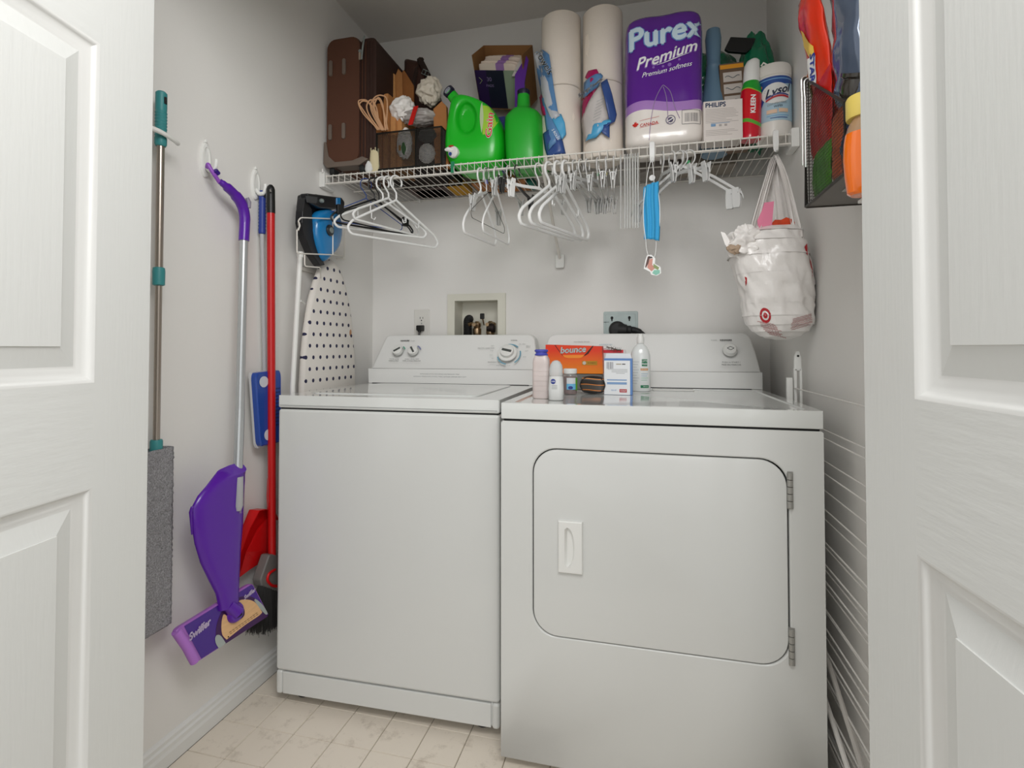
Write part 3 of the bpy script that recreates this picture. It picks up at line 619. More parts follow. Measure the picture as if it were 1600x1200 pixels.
T_ = thing('red_strap', 'short shiny red strip across the grey plastic bag bundle', 'strap', P(646, 195, Y=1.74))
b = MB(); pts = [P(650, 166, Y=1.745), P(647, 175, Y=1.738), P(641, 195, Y=1.738)]; 
b.loft([[p+Vector((dx, dy, 0)) for dx, dy in ((-.009, 0), (.009, -.002), (.009, .002), (-.009, .004))] for p in pts]); b.build('strip', mat('red_foil', '#c01812', .3, bump=.3, bscale=60), T_, world=True, smooth=0)
q = P(632, 225, Y=1.775); o = crumple('plastic_bag_bundle', q, (.034, .018, .062), 12, BAGW, 'white plastic bag with a green print pressed against the mesh of the basket', 'plastic bag', .2)
bpy.context.view_layer.update(); fn = drape(o, .0012); GRN = mat('green_leaf_print', '#2f7d2c', .5)
lp = MB(); lp.sheet(lambda u, v: fn((u-.5)*.018*math.sin(PI*(v*.9+.05))+.004, -.045+v*.045), 5, 8); p_ = lp.build('print', GRN, o)
lp = MB(); lp.sheet(lambda u, v: fn(-.012+(u-.5)*.008, -.03+v*.02), 3, 3); lp.build('print', mat('orange_print', '#c98a2a', .5), o)
q = P(667, 240, Y=1.785); crumple('plastic_bag_bundle', q, (.034, .02, .038), 15, BAGW, 'white bag pressed against the right panel of the basket mesh', 'plastic bag', .12)
q = P(668, 212, Y=1.79); crumple('plastic_bag_bundle', q, (.038, .02, .030), 17, mat('charcoal_bag', '#4c4a48', .35, bump=.5, bscale=30), 'charcoal plastic bag in the top right of the mesh basket', 'plastic bag', .25)
# cardboard beside the basket
b = MB(); q = [P(px, py, Y=1.79) for px, py in ((679, 264), (677, 170), (690, 158), (697, 165), (701, 262))]; b.prism([(p.x, p.z) for p in q], 1.79, 1.81)
b.build('cardboard_piece', mat('cardboard', '#a9703f', .85, bump=.2, bscale=200), smooth=0, bevel=.001, label='upright brown cardboard strip between the basket and the green jug', cat='cardboard')

# ---- detergent jug with handle and spigot
GREEN = mat('green_jug_plastic', '#17b822', .3, coat=.2, ior=1.5); 
J1 = thing('detergent_jug', 'bright green detergent jug with moulded handle and white pour spigot', 'detergent jug', (-.602, 1.80, ZT))
y_ = 1.80
J0 = P(735, 262, Y=1.74)
def jl(px, py): p = P(px, py, Y=1.77); return (p.x+.602, p.z-ZT-.008)
outer = [jl(*p) for p in ((712, 259), (701, 253), (694, 238), (694, 218), (697, 196), (700, 178), (703, 160), (706, 148), (716, 143), (728, 145), (742, 149), (757, 155), (768, 163), (776, 174), (781, 188), (784, 203), (785, 220), (783, 238), (779, 251), (770, 258), (750, 260), (730, 260))]
hc = jl(729, 183)
hole = []
for p in outer:
    a = math.atan2(p[1]-hc[1], p[0]-hc[0]); r_ = 1/math.sqrt((math.cos(a)/.034)**2+(math.sin(a)/.055)**2); hole.append((hc[0]+r_*math.cos(a)+.004, hc[1]+r_*math.sin(a)+.0))
b = MB(); n_ = len(outer)
def lerp2(k, y): return [(h[0]+(o_[0]-h[0])*k, y, h[1]+(o_[1]-h[1])*k) for h, o_ in zip(hole, outer)]
prof = [(.0, .125), (.9, .125), (.97, .115), (1, .095), (1, .0), (.98, -.022), (.9, -.040), (.75, -.050), (.5, -.054), (.2, -.052), (.07, -.047), (.0, -.036)]
b.loft([lerp2(k, y) for k, y in prof], cap=False)
b.add([(hc[0]+.004+(p[0]-hc[0]-.004)*.9, -.022, hc[1]+(p[1]-hc[1])*.9) for p in hole]+[(p[0], -.036, p[1]) for p in hole], [tuple(range(n_))]+[(i, (i+1) % n_, n_+(i+1) % n_, n_+i) for i in range(n_)])
jb = b.build('jug_body', GREEN, J1, smooth=60, sub=1)
a_, b2_ = jl(716, 158), jl(700, 137)
MB().tube([(a_[0]+.01, .0, a_[1]-.005), (a_[0], .0, a_[1]), ((a_[0]+b2_[0])/2, -.005, (a_[1]+b2_[1])/2), (b2_[0], -.01, b2_[1])], [.034, .030, .021, .019], 16).build('neck', GREEN, J1)
d_ = (Vector((b2_[0], -.01, b2_[1]))-Vector((a_[0], 0, a_[1]))).normalized()
d2 = (d_*.6+Vector((-.1, -.8, -.15))).normalized(); M_ = Matrix.Translation((b2_[0]-.001, -.012, b2_[1])) @ d2.to_track_quat('Z', 'Y').to_matrix().to_4x4()
b = MB(); b.lathe([(.019, -.006), (.022, -.004), (.022, .010), (.019, .012), (.015, .010), (.013, .006), (.0005, .005)], 24); b.xf(M_); b.build('cap', mat('navy_cap', '#1b1c33', .4), J1)
b = MB(); b.lathe([(.0135, .008), (.0135, .012), (.008, .012), (.008, .009), (.0005, .009)], 20); b.xf(M_); b.build('cap_ring', mat('cap_grey', '#9ea1ac', .4), J1)
s_ = jl(714, 238)
d2 = Vector((-.25, -1, -.05)).normalized(); M_ = Matrix.Translation((s_[0], -.040, s_[1])) @ d2.to_track_quat('Z', 'Y').to_matrix().to_4x4()
b = MB(); b.lathe([(.026, 0), (.026, .004), (.021, .007), (.018, .010)], 24); b.xf(M_); b.build('spigot_collar', GREEN, J1)
b = MB(); b.lathe([(.019, .006), (.0205, .010), (.0205, .020), (.017, .024), (.0005, .024)], 24); b.xf(M_); sp_ = b.build('spigot', PLAS, J1)
b = MB(); b.tube([(s_[0]-.006, -.058, s_[1]+.004), (s_[0]-.022, -.066, s_[1]+.008), (s_[0]-.032, -.066, s_[1]+.006)], [.010, .008, .004], 10); b.build('spigot_lever', PLAS, sp_)
MB().box(s_[0]-.020, s_[0]-.002, -.064, -.052, s_[1]+.017, s_[1]+.023).build('red_button', mat('red_button', '#b3281c', .4), sp_, bevel=.002)
MB().lathe([(.006, 0), (.006, .0015), (.0005, .002)], 12).xf(Matrix.Translation((s_[0]-.012, -.0665, s_[1]-.010)) @ Matrix.Rotation(PI/2, 4, 'X')).build('outlet_mark', mat('blue_mark', '#243d85', .4), sp_)
fn = drape(jb, .0012)
YL = mat('yellow_green_print', '#9ec93a', .45); LG = mat('pale_print', '#b9c9a0', .45)
a0, a1 = jl(759, 162), jl(775, 215)
lp = MB(); lp.sheet(lambda u, v: fn(a0[0]-.008+(.022+.03*math.sin(PI*v))*u+v*.004, a0[1]-.008-v*.105), 6, 14); lp.build('label', YL, J1)
lp = MB(); lp.sheet(lambda u, v: fn(a0[0]-.008+(u-.5)*.014*math.sin(PI*v), a0[1]+.008-v*.115, .0004), 3, 12); lp.build('label_swoosh', LG, J1)
rm = mat('red_lettering', '#d8261c', .45)
cx_, cz_ = jl(768, 196)
lettering('Gain', .050, lambda x, y: fn(cx_-y*.62+x*.06, cz_+x, .0025), WHITE, J1, bold=.0022); lettering('Gain', .050, lambda x, y: fn(cx_-y*.62+x*.06, cz_+x, .0035), rm, J1, bold=.0006)
# green drip strip over the shelf front
MB().loft([[(-.652+x*k, 1.7165-.0*z, z) for x in (0, .013, .013, 0)][:2]+[(-.652+.013*k, 1.7155, z), (-.652, 1.7155, z)] for z, k in ((1.712, 1), (1.700, 1.1), (1.690, .7), (1.672, .9))]).build('green_ribbon', mat('green_ribbon', '#1b7d55', .4), label='short dark green ribbon hanging over the shelf front under the green jug', cat='ribbon', smooth=0)
# second jug, seen end on
J2 = thing('detergent_jug', 'tall green jug seen end-on with a narrow dark-capped neck, right of the spigot jug', 'detergent jug', (-.408, 1.80, ZT))
b = MB(); R_ = [(0, .060, .085), (.004, .070, .098), (.015, .0710, .100), (.06, .0725, .102), (.11, .0725, .101), (.15, .0710, .098), (.178, .069, .092), (.196, .057, .078), (.206, .044, .060), (.212, .032, .040), (.218, .0245, .028), (.24, .0235, .024), (.276, .0215, .022)]
b.loft([sring(.012*(z/.28)*-1.2+.004 if z < .2 else -.010, -.0+.06 if z < .2 else .045, z, a, d, 3.2 if z < .2 else 2.2, 32) for z, a, d in R_]); j2 = b.build('jug_body', mat('green_jug_plastic_dark', '#22aa2c', .38, coat=.1), J2, smooth=60)
MB().lathe([(.0225, .272), (.0235, .276), (.0235, .288), (.021, .291), (.0005, .291)], 22, (-.010, .045, 0)).build('cap', mat('navy_cap', '#1b1c33', .4), J2)
# navy and purple box between the jugs
q0, q1 = P(770, 258, Y=1.84), P(783, 182, Y=1.84)
BX = thing('detergent_box', 'navy box with white lettering wedged between the two green jugs', 'box', (q0.x-.005, 1.85, ZT), rz=-.12)
MB().box(0, .05, 0, .03, 0, .205).build('carton', mat('navy_card', '#27306b', .5, var=.35, bscale=70), BX, bevel=.001)
ff = flat(((0.02, 0, .1), (0, 0, 1), (-1, 0, 0))); lettering('OXY', .040, ff, mat('light_blue_print', '#9fc3e6', .5), BX, bold=.0012)
# box of pads, lid open
PB = thing('pad_box', 'open cardboard box of folded pads sitting high behind the green jugs', 'box', (-.535, 1.945, ZT+.385), rz=-.12, rx=.80, ry=.20)
CB = mat('card_inside', '#8a6238', .85); NAVY = ramp_mat('pad_box_front', 0, [(-.12, '#2a1748'), (-.055, '#151a2e'), (.02, '#8d9c86'), (.13, '#7e8f7a')], .5)
w, h, d = .105, .135, .11
b = MB(); b.box(-w, w, 0, .003, -.10, .045); b.build('front_panel', NAVY, PB, smooth=0)
for nm, bx in (('side_panel', (-w, -w+.003, 0, d, -.10, .10)), ('side_panel', (w-.003, w, 0, d, -.10, .10)), ('back_panel', (-w, w, d-.003, d, -.10, .10)), ('bottom_panel', (-w, w, 0, d, -.103, -.10))): MB().box(*bx).build(nm, CB, PB, smooth=0)
PAD = ramp_mat('pad_wrap', 0, [(-.1, '#e2d3c4'), (-.005, '#9a72ae'), (.03, '#dccbbd'), (.1, '#dccbbd')], .7, bump=.3)
pd = None
for k in range(8):
    if pd is None:
        b = MB(); b.loft([sring(0, 0, z, a, .0062, 3, 18) for z, a in ((-.07, .080), (.055, .080), (.064, .077), (.068, .06))]); b.noise(.0016, 60, 4); pd = b.build('pad', PAD, PB, smooth=60); oo = pd
    else: oo = pd.copy(); COL.objects.link(oo)
    oo.location = (-.008+.003*math.sin(k*2.1), .012+k*.0126, .0+.004*math.sin(k*1.7)); oo.rotation_euler = (0, .04*math.sin(k*2.7), 0)
ff = flat(((0, 0, 0), (1, 0, 0), (0, 0, 1)))
MB().tube([ff(-.088, .02, .001), ff(-.076, .008, .001), ff(-.088, -.004, .001)], .0012, 5).build('chevron_print', mat('olive_print', '#9fae7a', .5), PB)
lettering('30', .022, lambda x, y: ff(-.045+x, .012+y), mat('mauve_print', '#8d7aa6', .5), PB); lettering('PADS', .014, lambda x, y: ff(-.045+x, -.012+y), mat('mauve_print', '#8d7aa6', .5), PB)
# support for the pad box: a carton standing on the shelf behind the jugs
b = MB(); b.box(-.66, -.44, 1.96, 2.10, ZT, ZT+.215); b.build('storage_carton', mat('cardboard', '#a9703f', .85), bevel=.002, label='plain cardboard carton behind the green jugs, under the open pad box', cat='box')
# purple and white folder
b = MB(); q = [P(px, py, Y=1.90) for px, py in ((806, 140), (812, 118), (826, 90), (829, 94), (820, 130), (822, 160))]
FL = thing('purple_folder', 'purple and white card standing tilted behind the jug neck', 'folder', P(815, 160, Y=1.90)); 
zb = ZT
q = [P(805, 118, Y=1.9), P(823, 88, Y=1.9), P(826, 94, Y=1.9), P(820, 130, Y=1.9)]
b.prism([(p.x, p.z) for p in q]+[(q[3].x, ZT), (q[0].x, ZT)], 1.895, 1.900); b.build('purple_sheet', mat('purple_card', '#5b2390', .5), FL, world=True, smooth=0)
b = MB(); q = [P(800, 120, Y=1.91), P(817, 86, Y=1.91), P(824, 88, Y=1.91), P(808, 120, Y=1.91)]; b.prism([(p.x, p.z) for p in q], 1.905, 1.912); b.build('white_sheet', mat('grey_white_card', '#b9b3ae', .6), FL, world=True, smooth=0)

# ---- paper towels: two packs, each of two stacked rolls under a wrapper
PT = mat('paper_towel', '#eadfd2', .85, bump=.35, bscale=180); FILM = mat('clear_film', '#f2efec', .18, alpha=.16, bump=.8, bscale=25)
def towel_pack(x, y, r, label):
    T = thing('paper_towel_pack', label, 'paper towels', (x, y, ZT))
    for k in range(2):
        b = MB(); z = k*.262; b.lathe([(.018, z+.001), (r-.003, z+.001), (r, z+.004), (r, z+.258), (r-.003, z+.261), (.018, z+.261)], 40); b.build('roll', PT, T)
    b = MB(); rings = [sring(0, 0, z, r*k, r*k, 2.0, 48) for z, k in ((-.0005+.0008, .9), (.006, 1.035), (.05, 1.02), (.15, 1.012), (.262, 1.03), (.40, 1.012), (.52, 1.02), (.526, .8))]; b.loft(rings); b.noise(.0025, 35, x*10, (1, 1, .2))
    o = b.build('film_wrapper', FILM, T, smooth=80); return T, o
T1, f1 = towel_pack(-.278, 1.84, .070, 'left paper towel pack, wrapper bunched to its left side')
T2, f2 = towel_pack(-.131, 1.845, .069, 'right paper towel pack, printed wrapper torn open below its name')
BL = mat('wrapper_blue', '#5a86b4', .3, bump=.5, bscale=40); BLD = mat('wrapper_navy', '#35508c', .3, bump=.5, bscale=40); BLL = mat('wrapper_sky', '#4fa3cf', .3, bump=.4, bscale=40); MAG = mat('wrapper_magenta', '#a81458', .35); GRW = mat('wrapper_grey', '#b9bcc2', .35, bump=.5, bscale=40)
def scrap(T, pts, y, m, name='printed_film', seed=1, amp=.005, n=7):
    """a printed scrap of film: outline from left edge points and right edge points"""
    b = MB(); L = [P(a, c, Y=y) for a, c, d, e in pts]; R = [P(d, e, Y=y) for a, c, d, e in pts]
    rows = []
    for i in range(len(pts)-1):
        for k in range(3): rows.append((L[i].lerp(L[i+1], k/3), R[i].lerp(R[i+1], k/3)))
    rows.append((L[-1], R[-1])); vs = []
    for l, r in rows:
        for k in range(n+1):
            p = l.lerp(r, k/n); bulge = math.sin(PI*k/n)*(r-l).length*.12
            tx, ty, tr = (-.278, 1.84, .074) if T is T1 else (-.131, 1.845, .073); dx = min(abs(p.x-tx), tr); p.y = ty-math.sqrt(max(0, tr*tr-dx*dx))-.003-(1.768-y)*.35-(.012 if abs(p.x-tx) > tr else 0)
            p = p+Vector((0, -bulge*.5+noise.noise(p*38+Vector((seed, 0, 0)))*amp, 0)); vs.append(p)
    b.add(vs, [(j*(n+1)+i, j*(n+1)+i+1, (j+1)*(n+1)+i+1, (j+1)*(n+1)+i) for j in range(len(rows)-1) for i in range(n)])
    return b.build(name, m, T, world=True, smooth=80, solid=.0004)
scrap(T1, [(832, 67, 842, 67), (834, 100, 858, 85), (842, 140, 866, 140), (848, 170, 872, 175), (853, 205, 880, 195), (856, 235, 884, 212)], 1.765, BL, seed=2)
scrap(T1, [(828, 68, 842, 66), (836, 100, 850, 98), (843, 140, 858, 140), (852, 165, 864, 165), (862, 190, 876, 180)], 1.757, GRW, seed=3)
scrap(T1, [(862, 185, 876, 176), (872, 205, 882, 190), (878, 217, 884, 208)], 1.752, BLL, seed=4)
scrap(T1, [(838, 140, 846, 140), (841, 160, 850, 170), (846, 176, 852, 178)], 1.768, MAG, seed=6)
scrap(T1, [(846, 205, 870, 200), (850, 230, 880, 222), (855, 246, 884, 240)], 1.768, BLD, seed=5)
ff = flat((P(850, 97, Y=1.748), (.55, 0, -1), (1, 0, .5)))
lettering('Towels', .034, ff, WHITE, T1, world=True, bold=.0006); ff = flat((P(868, 210, Y=1.748), (.5, 0, -.9), (1, 0, .5))); lettering('2 ROLLS', .012, ff, WHITE, T1, world=True)
scrap(T2, [(910, 120, 938, 112), (909, 146, 942, 116), (907, 150, 934, 134)], 1.755, BL, seed=7)
scrap(T2, [(912, 113, 918, 104), (919, 120, 932, 105), (918, 128, 936, 114)], 1.7535, MAG, seed=8)
scrap(T2, [(905, 150, 932, 134), (905, 160, 928, 143), (905, 174, 916, 168)], 1.754, MAG, seed=9)
scrap(T2, [(904, 176, 938, 130), (908, 195, 944, 160), (912, 216, 951, 182)], 1.753, mat('wrapper_text', '#c9c3c0', .4, bump=.4, bscale=50), seed=10)
scrap(T2, [(938, 126, 948, 118), (944, 150, 956, 142), (951, 182, 963, 172), (946, 196, 960, 184)], 1.746, BLD, seed=11)
scrap(T2, [(951, 182, 955, 184), (925, 190, 952, 190), (912, 214, 930, 212)], 1.744, BLL, seed=12)
scrap(T2, [(932, 196, 952, 190), (944, 208, 952, 212)], 1.747, BLD, seed=13)
ff = flat((P(922, 137, Y=1.738), (1, 0, .62), (-.35, 0, 1)))
lettering('SpongeTowels', .0155, ff, mat('navy_letters', '#22305e', .4), T2, shear=.2, bold=.0013, world=True); ff = flat((P(922, 137, Y=1.736), (1, 0, .62), (-.35, 0, 1))); lettering('SpongeTowels', .0155, ff, WHITE, T2, shear=.2, bold=.0004, world=True)
ff = flat((P(918, 151, Y=1.740), (1, 0, .55), (-.35, 0, 1))); lettering('PREMIUM', .0105, ff, mat('red_wrapper_letters', '#d23b42', .4), T2, bold=.0003, world=True)
for k in range(7):
    ff = flat((P(938-k*1.0, 156+k*5, Y=1.736), (1, 0, .42), (-.3, 0, 1))); rect_print(ff, -.013, .013, -.0007, .0007, GREYP, T2, 'fine_print', world=True)

# ---- toilet paper pack
PX = ramp_mat('purex_film', 2, [(0, '#e8e1da'), (.112, '#a77cc0'), (.142, '#5b1f8f'), (.5, '#5b1f8f')], .2, wob=.008, wscale=24, bump=.25, bscale=14, coat=.5)
TP = thing('toilet_paper_pack', 'large purple and white plastic pack of toilet paper in the middle of the shelf', 'toilet paper', (.070, 1.746, ZT), rz=-.03)
b = MB(); rings = []
for i in range(27):
    z = .440*i/26; e = min(z, .44-z); k = 1-.16*math.exp(-e/.010); 
    ring = []
    for x, y, zz in sring(0, .075, z, .124*k, .088*k, 5, 64):
        f = 0
        if y < .03: f = .007*abs(math.sin((x/.124+1)*PI))**.5*(1 if abs(x) < .12 else 0)   # two roll columns under the film
        ring.append((x, y-f*1.3+.004, z))
    rings.append(ring)
b.loft(rings); b.noise(.0028, 16, 3, (1, 1, .3)); tp = b.build('film_pack', PX, TP, smooth=80, sub=1)
bpy.context.view_layer.update(); fn = drape(tp, .0012)
PE = mat('pale_blue_letters', '#cfe3ee', .35); PEO = mat('blue_letter_outline', '#5f86c8', .35)
def dl(s, size, x0, z0, m, e=0, slope=0, **k): return lettering(s, size, lambda x, y: fn(x0+x, z0+y+x*slope, e), m, TP, **k)
dl('Purex', .098, .006, .362, PEO, .001, .08, bold=.0065); dl('Purex', .098, .006, .362, PE, .0022, .08, bold=.0032)
dl('Premium', .052, .012, .288, mat('violet_shadow_print', '#8a5fb5', .4), .0006, .22, shear=.25, bold=.0022); dl('Premium', .052, .013, .290, WHITE, .0016, .22, shear=.25, bold=.0008)
dl('Premium softness', .0215, .012, .243, WHITE, .0005, .12, shear=.35)
b = MB(); b.sheet(lambda u, v: fn(-.02+.10*u, .262+.018*u+.006*u*u+v*(.003-.002*abs(2*u-1)), .0016), 14, 1); b.build('underline_print', WHITE, TP)
for xx, zz, s_ in ((-.03, .257, .004), (0, .257, .004), (.02, .259, .006), (.05, .270, .004)):
    b = MB(); b.sheet(lambda u, v: fn(xx+s_*math.cos(2*PI*u)*v, zz+s_*math.sin(2*PI*u)*v), 10, 1); b.build('dot_print', mat('violet_shadow_print', '#8a5fb5', .4), TP)
REDC = mat('red_print', '#c8281e', .45)
leaf = [(0, -1), (.08, -.45), (.55, -.5), (.45, -.25), (1, .2), (.75, .3), (.85, .65), (.45, .5), (.35, .65), (.4, 1.1), (.15, .85), (0, 1.35), (-.15, .85), (-.4, 1.1), (-.35, .65), (-.45, .5), (-.85, .65), (-.75, .3), (-1, .2), (-.45, -.25), (-.55, -.5), (-.08, -.45)]
b = MB(); b.add([fn(-.088, .074)]+[fn(-.088+.011*x, .074+.010*y) for x, y in leaf], [(0, i+1, (i+1) % len(leaf)+1) for i in range(len(leaf))]); b.build('maple_leaf_print', REDC, TP, smooth=0)
dl('CANADA', .0135, -.045, .073, REDC, .0004, .12, bold=.0002)
for z in (.085, .062):
    b = MB(); b.sheet(lambda u, v: fn(-.075+.062*u, z+.010*u+v*.0009), 8, 1); b.build('rule_print', REDC, TP)
b = MB(); b.sheet(lambda u, v: fn(.022+math.cos(2*PI*u)*(.0125+.003*v), .080+math.sin(2*PI*u)*(.0125+.003*v)), 24, 1); b.build('seal_print', mat('violet_grey_print', '#7a7585', .5), TP)
b = MB(); b.sheet(lambda u, v: fn(.022+math.cos(2*PI*u)*.0085*v, .080+math.sin(2*PI*u)*.0085*v), 20, 2); b.build('seal_print', mat('ink_violet', '#4a4260', .5), TP)
b = MB(); b.sheet(lambda u, v: fn(.022+(u-.5)*.018, .080+(u-.5)*.010+(v-.5)*.003, .0006), 6, 1); b.build('seal_print', WHITE, TP)
BC = mat('barcode_ink', '#3c3a44', .5)
for a, c in (((.057, .060), (.113, .060)), ((.057, .105), (.113, .105)), ((.057, .060), (.057, .105)), ((.113, .060), (.113, .105))):
    b = MB(); b.sheet(lambda u, v: fn(a[0]+(c[0]-a[0])*u+(v-.5)*.0012*(a[0] == c[0]), a[1]+(c[1]-a[1])*u+(v-.5)*.0012*(a[1] == c[1])+(a[0]-.057)*0), 8, 1); b.build('barcode_frame', BC, TP)
rnd = random.Random(3)
for k in range(15):
    x = .065+k*.0028; w_ = .0005+.0009*rnd.random(); b = MB(); b.sheet(lambda u, v: fn(x+w_*u, .067+.028*v), 1, 3); b.build('barcode_bar', BC, TP)
# clear film gathered pleat on the front
for pts in ([(.0-.045, .02), (-.038, .09), (-.025, .15), (-.004, .192), (.004, .193)], [(.004, .193), (.022, .17), (.035, .12), (.05, .08)], [(.0, .19), (.010, .15), (.015, .07)]):
    MB().tube([fn(x, z, .0) for x, z in [(p.x, p.y) for p in smooth_path([(a, c, 0) for a, c in pts], 5)]], .0012, 6).build('film_crease', mat('film_crease', '#b9a4c6', .15, alpha=.55, coat=.5), TP)
# ---- blue-grey bottle
BB = thing('spray_bottle', 'tall blue-grey plastic bottle between the purple pack and the green bag', 'bottle', (.240, 1.87, ZT))
b = MB(); b.lathe([(.001, 0), (.040, .0), (.044, .004), (.046, .02), (.046, .09), (.045, .115), (.046, .118), (.045, .125), (.043, .16), (.038, .20), (.031, .24), (.026, .275), (.0235, .30), (.0245, .302), (.0245, .306), (.0225, .309), (.0225, .335), (.0265, .40), (.022, .43), (.001, .435)], 32); b.build('bottle_body', mat('bluegrey_plastic', '#66859b', .4), BB)
# ---- bulb carton
PH = thing('bulb_box', 'pale card box with blue lettering in front of the blue-grey bottle', 'box', (.192, 1.735, ZT), rz=.04)
CW = mat('pale_card', '#d8d0ca', .6); b = MB(); b.box(0, .116, 0, .06, 0, .128); b.build('carton', CW, PH, bevel=.001)
ff = flat(((0, 0, 0), (1, 0, 0), (0, 0, 1))); NV = mat('navy_letters2', '#24406b', .5)
lettering('PHILIPS', .0205, lambda x, y: ff(.036+x*.94, .114+y), NV, PH, bold=.0006)
rnd = random.Random(5)
for k in range(13):
    z = .100-k*.0052
    if k > 8: z -= .02
    rect_print(ff, .006, .006+.06+.04*rnd.random(), z, z+.0012, mat('fine_grey_print', '#a9a19d', .5), PH, 'fine_print')
rect_print(ff, .022, .036, .046, .054, mat('blue_square_print', '#6d93b8', .5), PH); rect_print(ff, .022, .078, .055, .0565, mat('blue_square_print', '#6d93b8', .5), PH)
for x in (.046, .062): rect_print(ff, x, x+.008, .045, .052, mat('fine_grey_print', '#a9a19d', .5), PH)
# ---- comb / wire box
CM = thing('clip_box', 'brown box with an orange top band and three hanger pictures behind the red can', 'box', (.262, 1.838, ZT+.130), rz=.10, ry=-.05)
BRN = mat('brown_card', '#6b5440', .6); b = MB(); b.box(0, .078, 0, .03, -.13, .165); b.build('carton', BRN, CM, bevel=.001)
ff = flat(((0, 0, 0), (1, 0, 0), (0, 0, 1))); rect_print(ff, .002, .076, .146, .160, mat('orange_band', '#e59a24', .5), CM)
for k in range(3):
    z0 = .102-k*.040; rect_print(ff, .010, .069, z0, z0+.032, mat('pale_panel', '#cfc6bd', .5), CM)
    q = [ff(.016+.046*t/8, z0+.016+.004*math.sin(t*1.1+k), .0008) for t in range(9)]; MB().tube(q, .0011, 5).build('hanger_picture', mat('slate_ink', '#4d5a60', .5), CM)
rect_print(ff, .010, .069, -.012, .010, mat('tan_panel', '#a39178', .5), CM)
# ---- aerosol can
CN = thing('aerosol_can', 'red and green aerosol can with a white cap, left of the white wipes tub', 'spray can', (.333, 1.765, ZT), ry=.03)
CANM = ramp_mat('can_print', 2, [(0, '#c8102a'), (.045, '#59a833'), (.056, '#c9102a'), (.062, '#cf1220'), (.150, '#8fc23a'), (.154, '#1f9c2e'), (.18, '#1f9c2e')], .25, wob=.008, wscale=60, coat=.4)
b = MB(); b.lathe([(.026, 0), (.031, .002), (.032, .008), (.031, .016), (.0315, .14), (.030, .16), (.0255, .180), (.024, .184)], 32); cb = b.build('can_body', CANM, CN)
b = MB(); b.loft([sring(0, 0, .182, .0235, .0235, 2, 24), sring(0, 0, .186, .0245, .0245, 2, 24), sring(0, 0, .218, .0235, .023, 2, 24), sring(.001, 0, .238, .0225, .021, 2, 24), sring(.004, 0, .252, .019, .018, 2, 24), sring(.006, 0, .258, .011, .012, 2, 24)]); b.build('cap', PLAS, CN)
bpy.context.view_layer.update(); fn = drape(cb, .0008)
lettering('KLEEN', .020, lambda x, y: fn(-y+.002, .105+x), WHITE, CN, bold=.0008)
# ---- wipes tub
LY = thing('wipes_tub', 'white round wipes tub with a blue label at the right end of the shelf', 'wipes tub', (.412, 1.79, ZT))
LYX = .0; r = .054
LYX = -.005; r = .052
b = MB(); b.lathe([(.045, 0), (r-.001, .004), (r, .018), (r, .19), (r-.001, .192), (r+.0015, .194), (r+.0015, .222), (r-.002, .230), (.040, .235), (.001, .236)], 44, (LYX, 0, 0)); ly = b.build('tub', mat('tub_white', '#e4dfd8', .35), LY)
MB().tube([(LYX-.040, -.03, .232), (LYX-.034, -.034, .240), (LYX-.026, -.036, .232)], .003, 6).build('lid_tab', mat('tub_white', '#e4dfd8', .35), LY)
def cyl(cx, r_, z0=.018): return lambda x, y, e=0: Vector((cx+math.sin(x/r_)*(r_+.0006+e), -math.cos(x/r_)*(r_+.0006+e), z0+y))
fn = cyl(LYX, r)
LBLUE = mat('label_blue', '#2c4f96', .4); LSKY = mat('label_sky', '#a9c6d6', .4)
rect_print(fn, -.09, .09, .030, .168, LSKY, LY, 'label', 40, 4)
b = MB(); b.sheet(lambda u, v: fn(-.088+.176*u, .168-(.008+.034*abs(1-u)**.7+.13*max(0, 1-u*2.6)**.9)*v, .0004), 44, 2); b.build('label_band', LBLUE, LY)
rect_print(lambda x, y: fn(x, y, .0007), -.085, .085, .1585, .161, mat('label_cyan', '#7fb4dc', .4), LY, 'label_stripe', 40, 1)
b = MB(); b.sheet(lambda u, v: fn(-.002+(.044)*math.cos(2*PI*u)*v, .115+.032*math.sin(2*PI*u)*v, .0010), 30, 3); b.build('label_field', mat('label_white', '#e2e2e0', .4), LY)
RD = mat('label_red', '#b8323c', .4)
lettering('Lysol', .034, lambda x, y: fn(.004+x, .122+y+x*.25, .0020), mat('ink_navy', '#1d2740', .4), LY, shear=.3, bold=.0008)
b = MB(); b.sheet(lambda u, v: fn(-.032+.066*u, .088+.014*math.sin(PI*(u*.7+.05))+v*.006, .0020), 20, 1); b.build('label_arc', RD, LY)
b = MB(); b.sheet(lambda u, v: fn(-.032+.066*u, .0955+.014*math.sin(PI*(u*.7+.05))+v*.004, .0022), 20, 1); b.build('label_arc', mat('label_purple', '#4b4b8c', .4), LY)
lettering('DISINFECTING', .0085, lambda x, y: fn(.0+x, .082+y+x*.12, .0020), GREYP, LY); lettering('WIPES', .009, lambda x, y: fn(.002+x, .073+y+x*.1, .0020), mat('ink_navy', '#1d2740', .4), LY)
lettering('80', .012, lambda x, y: fn(-.048+x, .141+y, .0020), mat('label_orange', '#e0876a', .4), LY, bold=.0006)
for a, c, z, h_, m_ in ((-.030, -.001, .052, .012, 'label_peach'), (.003, .032, .054, .012, 'label_peach')):
    rect_print(lambda x, y: fn(x, y, .0016), a, c, z, z+h_, mat('label_peach', '#e3c3a8', .5), LY, 'label_panel', 8, 1)
rect_print(lambda x, y: fn(x, y, .0016), -.030, .035, .044, .046, mat('label_cyan', '#7fb4dc', .4), LY, 'label_stripe', 20, 1); rect_print(lambda x, y: fn(x, y, .0016), -.020, .030, .037, .039, LBLUE, LY, 'label_stripe', 20, 1)
